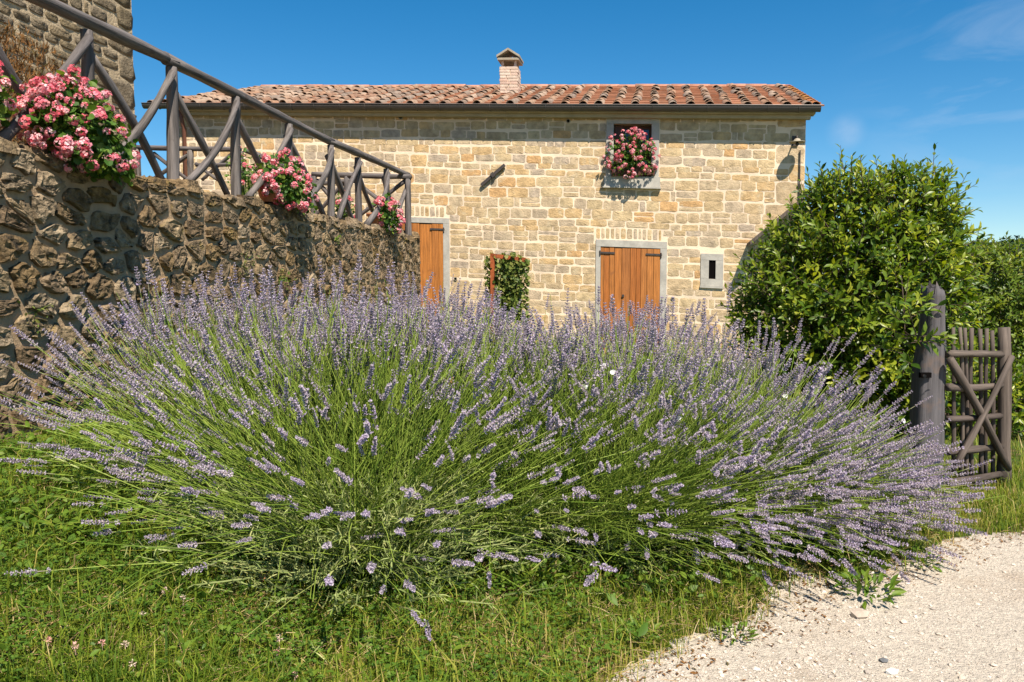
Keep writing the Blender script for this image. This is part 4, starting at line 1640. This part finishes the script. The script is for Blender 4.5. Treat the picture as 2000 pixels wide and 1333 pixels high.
p0, p1 = gpt(1960, 955), gpt(1961, 640)
p0[2] = .0
log('stile', p0, p1, .042, .040, gate, m_gate, .004, n=10)
for x_, yt, yb in ((1862, 640, 925), (1875, 640, 935), (1886, 641, 938), (1899, 641, 938), (1914, 643, 936), (1926, 642, 932), (1938, 646, 930)):
    log('pale', gpt(x_ + R.normal() * 1.2, yb, .05), gpt(x_ + R.normal() * 1.0, yt, .05), .0145, .0125, gate, m_gate, .009, n=7)
for y0, y1, r in ((691, 692, .024), (757, 752, .024), (819, 812, .022), (883, 872, .024), (942, 925, .024)):
    log('rail', gpt(1852, y0), gpt(1958, y1), r, r * .9, gate, m_gate, .012, n=8)
log('brace', gpt(1856, 702, -.05), gpt(1970, 916, -.05), .027, .024, gate, m_gate, .012, n=8)
log('brace', gpt(1868, 908, -.09), gpt(1977, 697, -.09), .022, .019, gate, m_gate, .012, n=8)

# ------------------------------------------------------------------ rusty frame with ivy by the house
VY = FV - 1.5
fr_ = thing('rusty_frame', 'orange rusted iron frame standing before the house wall', 'frame', at_v(962, 640, VY) * [1, 1, 0])
for x0, y0, x1, y1, nm in ((962, 497, 963, 640, 'post'), (958, 499, 1026, 508, 'top_bar')):
    a, b = at_v(x0, y0, VY), at_v(x1, y1, VY)
    if nm == 'post': b[2] = .05
    d_ = norm(b - a)
    m = MB()
    sd_ = norm(np.cross(d_, V))
    m.box((a + b) / 2, d_ * np.linalg.norm(b - a) / 2, sd_ * .035, V * .03)
    m.build(nm, m_rust, fr_)
iv = thing('ivy', 'ivy climbing over the rusted iron frame beside the double door', 'climber', at_v(990, 640, VY) * [1, 1, 0])
n = 2600
X = 997 + R.normal(size=n) * 17; X = np.clip(X, 955, 1030); Y = 497 + R.random(n) * 128 + np.abs(X - 990) * .22 + 5 * np.sin(X * .35)
k = R.random(n) < .10
X[k] = R.uniform(946, 968, k.sum())
P = np.array([at_v(a, b, VY + c) for a, b, c in zip(X, Y, R.normal(size=n) * .07 + .06)])
P[:, 2] = np.maximum(P[:, 2], .1)
k2 = X < 968
P[k2] += V * .05
m = MB()
scatter(m, ROUND, [ROUND_T], leaf_mats(norm(R.normal(size=(n, 3)) + [0, 0, -.6]), norm(R.normal(size=(n, 3)) * .5 + [0, -1, .5]), R.uniform(.035, .075, n)), P, R.random(n))
m.build('foliage', m_ivy, iv, kind='stuff')
m = MB()
k = 14
root = np.repeat((at_v(995, 640, VY + .12) * [1, 1, 0])[None], k, 0) + R.normal(size=(k, 3)) * [.12, .03, 0]
tip = P[R.integers(n, size=k)]
tubes3(m, np.stack([root, (root + tip) / 2, tip], 1), [.014, .009, .004], R.random(k))
m.build('vine', m_bark, iv, kind='stuff')

# ------------------------------------------------------------------ LAVENDER
def spike(seed, L_=1.0, whorls=9, per=6, fat=1.0, fade=False):
    """flower spike along +z, unit = 1 m: about 7 cm long"""
    rg = np.random.default_rng(seed)
    m = MB()
    z = .0
    Lg = .098 * L_
    m.tube([(0, 0, -.03), (0, 0, Lg)], [.0016, .001], 3, .95)
    gap = rg.random() < .5
    for i in range(whorls):
        t = i / (whorls - 1)
        zz = Lg * t
        if gap and i == 0: zz -= .022
        r = .0082 * fat * (1 - .5 * t ** 2.2) * rg.uniform(.88, 1.12)
        for j in range(per):
            a = 2 * math.pi * (j + .5 * (i % 2)) / per + rg.normal() * .2
            d = np.array([math.cos(a), math.sin(a), .75 + .25 * rg.normal()])
            d = norm(d)
            tng = np.array([-math.sin(a), math.cos(a), 0])
            up = np.cross(d, tng)
            b = np.array([0, 0, zz]) + d * .001
            Lq = r * rg.uniform(1.15, 1.75)
            w_ = .0048 * fat
            rv = rg.random()
            if fade: rv = .45 * rg.random() if rg.random() < .7 else rv
            # calyx: small three-sided bud; corolla: two lobes at its mouth
            tip = b + d * Lq
            mid = b + d * Lq * .55
            m.add([b, mid + tng * w_ * .7, tip, mid - tng * w_ * .7, mid + up * w_ * .7], [(0, 1, 2, 4), (0, 4, 2, 3)], .55 + .45 * rv if rv < .45 else rv * .55)
            if rg.random() < (.2 if fade else .6):
                m.add([tip - d * .001, tip + tng * w_ * .9 + up * w_ * .5, tip + d * .0035 + up * .002, tip - tng * w_ * .9 + up * w_ * .5], [(0, 1, 2, 3)], rg.choice([.12, .3, .45, .6, .2]))
    return m


SPK = [spike(i, [.55, .7, .8, .9, 1.0, 1.1, 1.2][i], [6, 7, 7, 8, 8, 9, 9][i], 6, R.uniform(.9, 1.2), i in (2, 5)) for i in range(7)]
SPKME = [s.mesh('flower_spike', m_lav) for s in SPK]
SPKARR = []
for s_ in SPK:
    v_ = np.concatenate(s_.v)
    f_ = [np.concatenate([f for f, _ in s_.f if f.shape[1] == k_]) for k_ in (3, 4) if any(f.shape[1] == k_ for f, _ in s_.f)]
    SPKARR.append((v_, f_, np.concatenate(s_.r)))


def lavender(label, bx, by, sectors, n_stems, parts, hscale=1.0, leafy=500, bare=.16, foot=0.0):
    bz = float(ground_z(np.array(bx), np.array(by)))
    base = np.array([bx, by, bz])
    g = thing('lavender_plant', label, 'lavender', base, 'lavender plants in the row')
    wts = np.array([s[4] for s in sectors]); wts /= wts.sum()
    si = R.choice(len(sectors), p=wts, size=n_stems)
    S = np.array([s[:4] for s in sectors])[si]
    phi = np.radians(S[:, 0] + R.normal(size=n_stems) * S[:, 1])
    th = np.radians(S[:, 2] + (S[:, 3] - S[:, 2]) * R.random(n_stems))
    Ln = hscale * np.where(R.random(n_stems) < .2, R.uniform(.6, .85, n_stems), R.uniform(.82, 1.0, n_stems)) * (1.0 - .10 * (th / 1.5))
    nt_ = max(24, n_stems // 22)
    tuft = R.integers(nt_, size=n_stems)
    rr = .31 * np.sqrt(R.random(nt_))[tuft] + R.normal(size=n_stems) * .03; ra = (R.random(nt_) * 6.28)[tuft]
    lean = (R.normal(size=(nt_, 3)) * [.13, .13, .05])[tuft]
    Ln = Ln * R.uniform(.88, 1.10, nt_)[tuft]
    hor = np.stack([np.cos(phi), np.sin(phi), np.zeros(n_stems)], -1)
    p0 = base + np.stack([rr * np.cos(ra), rr * np.sin(ra), .10 + .14 * R.random(n_stems)], -1) + hor * .10 * np.sin(th)[:, None]
    th0 = th * .86
    d0 = hor * np.sin(th0)[:, None] + Zv * np.cos(th0)[:, None]
    th1 = np.minimum(th * 1.12 + .05 + R.normal(size=n_stems) * .08, 1.72)
    d1 = hor * np.sin(th1)[:, None] + Zv * np.cos(th1)[:, None]
    d0 = norm(d0 + lean + R.normal(size=d0.shape) * .075); d1 = norm(d1 + lean * 1.5 + R.normal(size=d1.shape) * .16)
    p1 = p0 + d0 * (Ln * .55)[:, None] + R.normal(size=p0.shape) * .022
    p2 = p1 + d1 * (Ln * .50)[:, None]
    # keep the tips above ground
    low = p2[:, 2] < ground_z(p2[:, 0], p2[:, 1]) + .06
    p2[low, 2] = ground_z(p2[low, 0], p2[low, 1]) + .06 + R.random(low.sum()) * .1
    m = MB()
    q = (p0 + 2 * p1 + p2) / 4
    qa = (p0 * .5625 + p1 * .375 + p2 * .0625); qb = (p0 * .0625 + p1 * .375 + p2 * .5625)
    tubes3(m, np.stack([p0, qa, q, qb, p2], 1), [.0022, .002, .0018, .0015, .0013], np.clip(R.normal(.4, .22, n_stems), 0, 1))
    # a pair of narrow leaves low on the stems
    k = R.random(n_stems) < .6
    dl = norm(d0[k] + R.normal(size=(k.sum(), 3)) * .45)
    scatter(m, LEAF * np.array([.22, 1, 1]), [LEAF_Q, LEAF_T], leaf_mats(dl, R.normal(size=dl.shape), R.uniform(.03, .06, k.sum())), p0[k] + (p1 - p0)[k] * R.random((k.sum(), 1)) * .6, R.random(k.sum()))
    m.build('stem', m_stem, g, kind='stuff')
    # spikes
    hd = np.where(R.random(n_stems) > bare)[0]
    tang = norm(p2 - q)
    dcam = np.linalg.norm(p2[hd] - CAMP, axis=1)
    hd = hd[np.argsort(dcam)]
    sc_ = R.uniform(.75, 1.25, len(hd))
    rest = MB()
    groups = {}
    for n_i, i in enumerate(hd):
        kk = R.integers(7)
        if n_i < parts:
            dq = Vector((0, 0, 1)).rotation_difference(Vector(tang[i])) @ Quaternion((0, 0, 1), R.random() * 6)
            o = place('flower_spike', SPKME[kk], p2[i], g, dq)
            o.scale = (sc_[n_i],) * 3
        else:
            groups.setdefault(kk, []).append(n_i)
    for kk, lst in groups.items():
        ii = hd[lst]
        Ms = frames(tang[ii]) * sc_[lst][:, None, None]
        tv, tf, tr = SPKARR[kk]
        b0 = len(rest.r)
        scatter(rest, tv, tf, Ms, p2[ii], np.zeros(len(ii)))
        rest.r[b0] = np.tile(tr, len(ii))
    rest.build('flower_spike', m_lav, g, kind='stuff')
    # leafy grey-green mound at the base
    n = leafy * 7
    sh = leafy
    sp0 = base + np.stack([R.normal(size=sh) * .24, R.normal(size=sh) * .20 - foot, R.random(sh) * (.26 + foot) + .02], -1)
    sdir = norm((sp0 - base) * [1.4, 1.4, .6] + [0, 0, .25] + R.normal(size=(sh, 3)) * .12)
    sl_ = R.uniform(.07, .2, sh)
    t = (np.arange(7) + .5) / 7
    LP = (sp0[:, None] + sdir[:, None] * (sl_[:, None] * t)[..., None]).reshape(-1, 3)
    ax = norm(np.repeat(sdir, 7, 0) * .9 + R.normal(size=(n, 3)) * .6)
    m = MB()
    scatter(m, LEAF * np.array([.30, 1, 1]), [LEAF_Q, LEAF_T], leaf_mats(ax, R.normal(size=(n, 3)) + [0, -.3, .8], R.uniform(.03, .06, n)), LP, R.random(n))
    tubes3(m, np.stack([sp0 - sdir * .05, sp0 + sdir * (sl_ * .5)[:, None], sp0 + sdir * sl_[:, None]], 1), [.004, .003, .002], R.random(sh))
    m.build('foliage', m_lleaf, g, kind='stuff')
    return g


# sectors: (azimuth, spread, tilt from, tilt to, weight); azimuth -90 faces the camera
lavender('tall lavender plant nearest the rubble wall leaning over the grass', -1.42, 4.0,
         [(0, 120, 0, 28, .36), (178, 34, 20, 56, .30), (90, 50, 8, 45, .18), (-142, 34, 35, 74, .22)], 1000, 150, .92, bare=.42)
lavender('broad lavender plant with bare green stems and leafy foot in front', -.70, 3.36,
         [(90, 60, 0, 34, .50), (170, 34, 20, 64, .15), (-145, 24, 35, 74, .06), (0, 50, 15, 62, .20), (-90, 50, 50, 90, .07), (-90, 60, 4, 34, .12)], 2300, 290, .98, leafy=1150, bare=.60, foot=.14)
lavender('lavender plant filling the middle of the row behind the leafy foot', -.12, 3.75,
         [(90, 70, 0, 32, .62), (180, 50, 15, 50, .10), (0, 50, 20, 66, .22), (-70, 34, 45, 84, .06)], 1500, 120, .96, bare=.66)
lavender('lavender plant spilling forward before the double wooden door', .42, 3.72,
         [(90, 80, 0, 34, .52), (5, 45, 22, 70, .28), (-55, 30, 45, 84, .20)], 1600, 270, .95, bare=.62)
lavender('dense lavender plant flopping over beside the gravel verge', 1.02, 4.05,
         [(90, 90, 0, 36, .30), (5, 45, 25, 78, .34), (-60, 34, 40, 84, .36)], 1450, 280, .88, bare=.48)
lavender('lowest lavender plant hiding the foot of the gate post', 1.44, 4.12,
         [(90, 90, 30, 58, .14), (0, 45, 60, 90, .46), (-62, 34, 52, 90, .40)], 1250, 280, .64, bare=.30)
lavender('lavender plant at the back of the row under the far wall end', -.55, 4.9,
         [(90, 180, 0, 34, .6), (180, 60, 20, 52, .2), (0, 60, 20, 52, .2)], 700, 40, .95, bare=.25)
lavender('lavender plant at the back of the row below the small slit window', .75, 5.0,
         [(90, 180, 0, 36, .6), (180, 60, 20, 52, .15), (0, 60, 20, 58, .25)], 650, 40, .92, bare=.28)

# ------------------------------------------------------------------ GRASS AND WEEDS
def field(n, ylo, yhi, pw, xm=.74):
    y = ylo + (yhi - ylo) * R.random(n) ** pw
    x = R.uniform(-1, 1, n) * y * xm
    return x, y


n = 150000
x, y = field(n, 2.15, 5.6, 1.25)
k = ~in_path(x + R.normal(size=n) * .045, y + R.normal(size=n) * .045)
u_ = x * U[0] + y * U[1]
k &= u_ > CU + .06
# thin out in lavender shade
thin = ((y > 3.55 + .12 * x) & (x > -1.9) & (x < 2.1) & (R.random(n) < .8))
k &= ~thin
x, y = x[k], y[k]
n = len(x)
# patchy dryness
pat = np.sin(x * 3.1 + 1.3) * np.sin(y * 4.3 + x) + .6 * np.sin(x * 7 + y * 5)
hgt = R.uniform(.03, .10, n) * (1 + 1.3 * (R.random(n) ** 6)) * np.where(pat > .6, .7, 1.0)
dirx = R.normal(size=(n, 2))
bend = R.uniform(.15, .95, n)
z = ground_z(x, y)
root = np.stack([x, y, z - .004], -1)
dd = np.concatenate([norm(dirx), np.zeros((n, 1))], 1)
side = np.stack([-dd[:, 1], dd[:, 0], np.zeros(n)], -1)
wd = R.uniform(.0011, .0026, n)
mid = root + Zv * (hgt * .6)[:, None] + dd * (hgt * bend * .28)[:, None]
tip = root + Zv * (hgt * (1 - .35 * bend))[:, None] + dd * (hgt * bend)[:, None]
vs = np.stack([root - side * wd[:, None], root + side * wd[:, None], mid + side * (wd * .8)[:, None], mid - side * (wd * .8)[:, None], tip], 1)
rn = np.clip(R.normal(.42, .22, n) + .30 * np.exp(-((x - .10) / .6) ** 2 - ((y - 2.6) / .4) ** 2) + .12 * np.sin(x * 5.3 + y * 2.1) * np.sin(y * 6.1 - x * 1.3) + .20 * (pat > .55) + .18 * np.clip(x * .6, -.3, .6) + (R.random(n) < .05) * .5, 0, 1)
m = MB()
off = (np.arange(n) * 5)[:, None]
base0 = m.n
m.v.append(vs.reshape(-1, 3)); m.r.append(np.repeat(rn, 5)); m.n += n * 5
m.f.append((np.array([[0, 1, 2, 3]]) + off, 0)); m.f.append((np.array([[3, 2, 4]]) + off, 0))
tag(m.build('grass', m_grass, kind='stuff', origin=(0, 0, 0)), 'short green and straw coloured grass along the gravel and under the lavender', 'grass', kind='stuff')

# clover
n = 22000
x, y = field(n, 2.15, 4.6, 1.1)
cl = (np.sin(x * 2.3 + .5) + np.sin(y * 3.1 + x * 1.7) + (x < -.6) * 1.2 - (x > .3) * 1.2)
k = (~in_path(x, y)) & (cl > -.1) & (x * U[0] + y * U[1] > CU + .1) & ~((y > 3.7) & (x > -1.2))
x, y = x[k], y[k]; n = len(x)
z = ground_z(x, y) + R.uniform(.03, .10, n)
P = np.stack([x, y, z], -1)
m = MB()
TRI = np.array([(0, 0, 0), (-.42, .45, .1), (-.30, .92, .05), (0, .86, 0), (.30, .92, .05), (.42, .45, .1)])
for a in range(3):
    an = R.random(n) * .5 + a * 2.09 + np.arange(n) * 1.7
    ax = np.stack([np.cos(an), np.sin(an), R.normal(size=n) * .15 + .1], -1)
    scatter(m, TRI, [np.array([(0, 1, 2, 3), (0, 3, 4, 5)])], leaf_mats(ax, R.normal(size=(n, 3)) * .25 + [0, -.1, 1], R.uniform(.008, .016, n)), P, R.random(n))
tag(m.build('clover', m_clover, kind='stuff', origin=(0, 0, 0)), 'low dark green clover carpet in the meadow', 'clover', kind='stuff')

# broadleaf weeds, thick below the overhanging stems
n = 3600
x = R.uniform(-2.4, 2.0, n)
yl = 3.35 + .10 * x + R.normal(size=n) * .22
k = (~in_path(x, yl)) & ((x > -.4) | (R.random(n) < .35))
x, y = x[k], yl[k]
xa_, ya_ = np.concatenate([R.uniform(-3.4, -1.4, 2600), R.uniform(-2.2, .9, 1500)]), np.concatenate([R.uniform(2.7, 5.0, 2600), R.uniform(2.2, 3.3, 1500)])
kk = ~in_path(xa_, ya_) & (xa_ * U[0] + ya_ * U[1] > CU + .15) & (np.abs(xa_) < ya_ * .72)
x = np.concatenate([x, xa_[kk]]); y = np.concatenate([y, ya_[kk]]); n = len(x)
P = np.stack([x, y, ground_z(x, y) + R.uniform(.01, .11, n)], -1)
an = R.random(n) * 6.28
ax = np.stack([np.cos(an), np.sin(an), R.uniform(-.1, .9, n)], -1)
m = MB()
scatter(m, LEAF * np.array([1.25, 1, 1]), [LEAF_Q, LEAF_T], leaf_mats(ax, R.normal(size=(n, 3)) * .35 + [0, -.2, 1], np.where((y < 3.1) & (R.random(n) < .85), R.uniform(.012, .035, n), R.uniform(.025, .07, n))), P, R.random(n))
tag(m.build('undergrowth', m_weed, True and None, True, kind='stuff', origin=(0, 0, 0)), 'broad leaved weeds growing at the foot of the lavender row', 'weeds', kind='stuff')

# grass beyond the gate
n = 26000
y = 4.6 + 8 * R.random(n) ** 1.6; x = R.uniform(1.6, 9.5, n)
k = (~in_path(x, y)) & (x < y * .95 + .6)
x, y = x[k], y[k]; n = len(x)
hgt = R.uniform(.05, .14, n); an = R.random(n) * 6.28
dd = np.stack([np.cos(an), np.sin(an), np.zeros(n)], -1)
root = np.stack([x, y, ground_z(x, y) - .004], -1)
side = np.stack([-dd[:, 1], dd[:, 0], np.zeros(n)], -1) * R.uniform(.002, .005, (n, 1))
tip = root + Zv * hgt[:, None] + dd * (hgt * R.uniform(.2, .9, n))[:, None]
m = MB()
m.arr(np.stack([root - side, root + side, tip], 1).reshape(-1, 3), np.arange(n * 3).reshape(-1, 3), np.repeat(np.clip(R.normal(.5, .22, n), 0, 1), 3))
tag(m.build('grass', m_grass, kind='stuff', origin=(0, 0, 0)), 'sunlit grass strip on the bank beyond the wooden gate', 'grass', kind='stuff')

# taller meadow grass with seed heads
n = 1500
x, y = field(n, 2.25, 4.4, 1.1)
k = (~in_path(x + .08, y)) & (x * U[0] + y * U[1] > CU + .15) & ((x < .2) | (R.random(n) < .35)) & ~((y > 3.5 + .1 * x) & (x > -1.4))
x, y = x[k], y[k]; n = len(x)
hh = R.uniform(.10, .24, n); an = R.random(n) * 6.28
dd = np.stack([np.cos(an), np.sin(an), np.zeros(n)], -1)
a = np.stack([x, y, ground_z(x, y)], -1)
bl_ = R.uniform(.1, .8, n)[:, None]
mid = a + Zv * (hh * .6)[:, None] + dd * hh[:, None] * bl_ * .25
tip = a + Zv * (hh * .95)[:, None] * (1 - .25 * bl_) + dd * hh[:, None] * bl_
rn = np.clip(R.normal(.5, .25, n), 0, 1)
m = MB()
tubes3(m, np.stack([a, mid, tip], 1), [.0013, .0012, .0007], rn)
sh_ = R.random(n) < .35
scatter(m, LEAF * np.array([.35, 1, 1]), [LEAF_Q, LEAF_T], leaf_mats(norm(tip - mid)[sh_], R.normal(size=(sh_.sum(), 3)), R.uniform(.015, .035, sh_.sum())), tip[sh_] - norm(tip - mid)[sh_] * .01, np.full(sh_.sum(), .97))
wdl = ~sh_
sd2 = np.stack([-dd[:, 1], dd[:, 0], np.zeros(n)], -1) * .0035
vs = np.stack([a - sd2, a + sd2, mid + sd2, mid - sd2, tip], 1)[wdl]
off = (np.arange(wdl.sum()) * 5)[:, None] + m.n
m.v.append(vs.reshape(-1, 3)); m.r.append(np.repeat(rn[wdl] * .8, 5)); m.n += len(vs) * 5
m.f.append((np.array([[0, 1, 2, 3]]) + off, 0)); m.f.append((np.array([[3, 2, 4]]) + off, 0))
tag(m.build('tall_grass', m_grass, kind='stuff', origin=(0, 0, 0)), 'taller meadow grass and dry seed heads before the lavender', 'grass', kind='stuff')

# dry straw on the ground
n = 9000
x, y = field(n, 2.2, 4.6, 1.2)
k = (~in_path(x - .05 - .25 * R.random(n) ** 3, y)) & ((np.abs(y - (2.95 + .28 * x)) < .32) | (R.random(n) < .22 + .4 * np.exp(-((x - .15) / .45) ** 2 - ((y - 2.55) / .35) ** 2))) & (x * U[0] + y * U[1] > CU + .1)
x, y = x[k], y[k]; n = len(x)
an = R.random(n) * 6.28; ln = R.uniform(.03, .12, n)
a = np.stack([x, y, ground_z(x, y) + R.uniform(.005, .05, n)], -1)
b = a + np.stack([np.cos(an) * ln, np.sin(an) * ln, R.normal(size=n) * .02], -1)
m = MB()
tubes3(m, np.stack([a, (a + b) / 2 + [0, 0, .006], b], 1), [.0011, .0011, .0007], R.random(n))
tag(m.build('straw', m_straw, kind='stuff', origin=(0, 0, 0)), 'dry straw litter on the ground between grass and gravel', 'straw', kind='stuff')

# fallen leaves and crumbs of soil washed onto the gravel
n = 1500
k = R.integers(len(PE), size=n)
P = np.concatenate([PE[k] + np.stack([np.abs(R.normal(size=n)) * .16, -np.abs(R.normal(size=n)) * .07], -1), np.full((n, 1), .011)], 1)
ax = np.concatenate([R.normal(size=(n, 2)), R.normal(size=(n, 1)) * .12], 1)
m = MB()
scatter(m, LEAF, [LEAF_Q, LEAF_T], leaf_mats(ax, R.normal(size=(n, 3)) * .25 + [0, 0, 1], R.uniform(.006, .026, n)), P, R.random(n))
tag(m.build('leaf_litter', m_dryshrub, kind='stuff', origin=(0, 0, 0)), 'brown leaf litter scattered along the verge of the gravel', 'leaf litter', kind='stuff')

# clumps of weeds pushing through the gravel edge
wl = [('spreading green weed tuft on the gravel under the lavender tips', 1690, 1165, .17), ('green weed tuft just below the lavender at the verge', 1665, 1112, .17),
      ('small weed in the white gravel beside the grass', 1435, 1245, .09), ('leafy weed at the lower grass edge of the path', 1250, 1255, .13),
      ('green weed rosette on the verge near the gate', 1790, 1100, .14)]
for lab, px, py, sz_ in wl:
    b_ = on_z(px, py, .006)
    n = 90
    an = R.random(n) * 6.28
    g = thing('weed_tuft', lab, 'weed', b_, 'weed tufts at the path edge')
    ax = np.stack([np.cos(an), np.sin(an), R.uniform(.1, 1.0, n)], -1)
    m = MB()
    rr_ = sz_ * .75 * np.sqrt(R.random(n))
    hp = b_ + np.stack([np.cos(an) * rr_, np.sin(an) * rr_, .012 + (sz_ - rr_) * R.random(n) * .45], -1)
    scatter(m, LEAF * np.array([.8, 1, 1]), [LEAF_Q, LEAF_T], leaf_mats(ax + R.normal(size=(n, 3)) * .4, R.normal(size=(n, 3)) * .3 + [0, 0, 1], R.uniform(.2, .45, n) * sz_), hp, R.random(n))
    m.build('leaf', m_weed, g, True, kind='stuff')
    m = MB(); m.tube([b_ - [0, 0, .01], b_ + [0, 0, sz_ * .5]], [.006, .002], 5); m.build('stem', m_stem, g)

# clover blossoms
bl = [(322, 1178), (358, 1186), (280, 1222), (95, 1288), (245, 1275), (260, 1305), (148, 1290), (540, 1255), (545, 1232), (575, 1290), (200, 1280), (128, 1262)]
BLAB = ['pink clover blossom below the leafy lavender foot, first of a close pair', 'pale pink clover blossom just right of a pinker one under the lavender', 'white clover blossom alone under the pair of pink ones', 'clover blossom low at the far left corner of the grass', 'small clover blossom at the bottom, left of its close neighbour', 'lowest clover blossom at the bottom edge of the grass', 'clover blossom at the lower left beside a lone lavender spike', 'clover blossom under the drooping front lavender spikes', 'higher of two clover blossoms under the front lavender spikes', 'clover blossom nearest the middle of the bottom edge', 'clover blossom between the left corner and the pink pair', 'topmost of the clover blossoms at the left corner']
for i, (px, py) in enumerate(bl):
    z0 = .10
    p = on_z(px, py, z0 + .05)
    p[2] = float(ground_z(p[0], p[1])) + .07
    m = MB()
    n = 26
    d = norm(R.normal(size=(n, 3)))
    scatter(m, LEAF * np.array([.8, 1, 1]), [LEAF_Q, LEAF_T], leaf_mats(d + [0, 0, .3], R.normal(size=(n, 3)), np.full(n, .011)), p + d * .003, np.full(n, R.random()))
    m.tube([p - [0, 0, .08], p], .0012, 4)
    o = m.build('clover_blossom', m_clovf)
    tag(o, BLAB[i], 'flower', 'clover blossoms in the grass')

# single stones on the path
rk = [('dark grey stone on the white gravel', 1726, 1293, .014, m_dark), ('white stone at the bottom edge of the gravel path', 1742, 1316, .019, m_white),
      ('reddish pointed stone standing up in the gravel', 1765, 1217, .014, m_brick), ('flat pale stone partly buried in the gravel', 1680, 1205, .032, m_pebble)]
for lab, px, py, r, mm_ in rk:
    p = on_z(px, py, .006)
    m = MB()
    v_ = PV * (1 + R.normal(size=(12, 1)) * .15) * r * np.array([1.2, .9, .65]) + p + [0, 0, r * .3]
    m.add(v_, [tuple(f) for f in PF], .5)
    tag(m.build('loose_stone', mm_), lab, 'stone', 'loose stones on the path')

# bindweed flowers among the stems
bw = [(1197, 727), (1207, 735), (1178, 714), (1144, 754), (1327, 817), (1478, 871), (1473, 898), (1534, 774), (1765, 822)]
WLAB = ['biggest white bindweed flower in the lavender below the double door', 'white bindweed flower just right of and below the biggest one', 'topmost white bindweed flower below the double door', 'white bindweed flower left of the others in the lavender', 'lone white bindweed flower in the green stems below the slit window', 'white bindweed flower in the lavender below the laurel bush, upper of two', 'white bindweed flower in the lavender below the laurel bush, lower of two', 'white bindweed flower at the top rim of the lavender before the laurel', 'white bindweed flower beside the gate post']
for i, (px, py) in enumerate(bw):
    yy = {0: 3.5, 1: 3.5, 2: 3.5, 3: 3.45}.get(i, 3.6)
    p = at_y(px, py, yy + (.35 if i > 6 else 0))
    m = MB()
    nrm = norm(np.array([R.normal() * .3, -1, .6]))
    tt_ = norm(np.cross(nrm, [0, 0, 1])); bb_ = np.cross(tt_, nrm)
    r = .013
    vs = [p - nrm * .012] + [p + (math.cos(a) * tt_ + math.sin(a) * bb_) * r * (1 + .12 * math.cos(2.5 * a)) for a in np.arange(10) * .6283]
    m.add(vs, [(0, j + 1, (j + 1) % 10 + 1) for j in range(10)])
    tag(m.build('bindweed_flower', m_white), WLAB[i], 'flower', 'white bindweed flowers')

# butterflies
for lab, px, py, yy, s_ in (('orange brown butterfly above the middle of the green lavender stems', 878, 747, 3.35, 1.0), ('orange butterfly low on the front lavender spikes', 513, 1131, 2.95, .9),
                            ('butterfly with folded tan wings beside a cluster of lavender spikes', 489, 918, 3.1, .8)):
    p = at_y(px, py, yy)
    g = thing('butterfly', lab, 'butterfly', p, 'butterflies on the lavender')
    for sg in (-1, 1):
        m = MB()
        w_ = np.array([(0, 0, 0), (.008, .012, 0), (.020, .014, 0), (.024, .006, 0), (.017, -.001, 0), (.016, -.012, 0), (.006, -.012, 0)]) * s_
        vs = [p + np.array([sg * a[0] * .75, a[1] * .4, .4 * a[0] + a[1] * .9 + .002]) for a in w_]
        m.add(vs, [tuple(range(7))], .5)
        m.build('wing', m_wing, g)
    m = MB(); m.tube([p + np.array([0, -.003, -.012]), p + np.array([0, 0, 0]), p + np.array([0, .003, .012])], [.001, .0022, .001], 6); m.build('body', m_body, g)
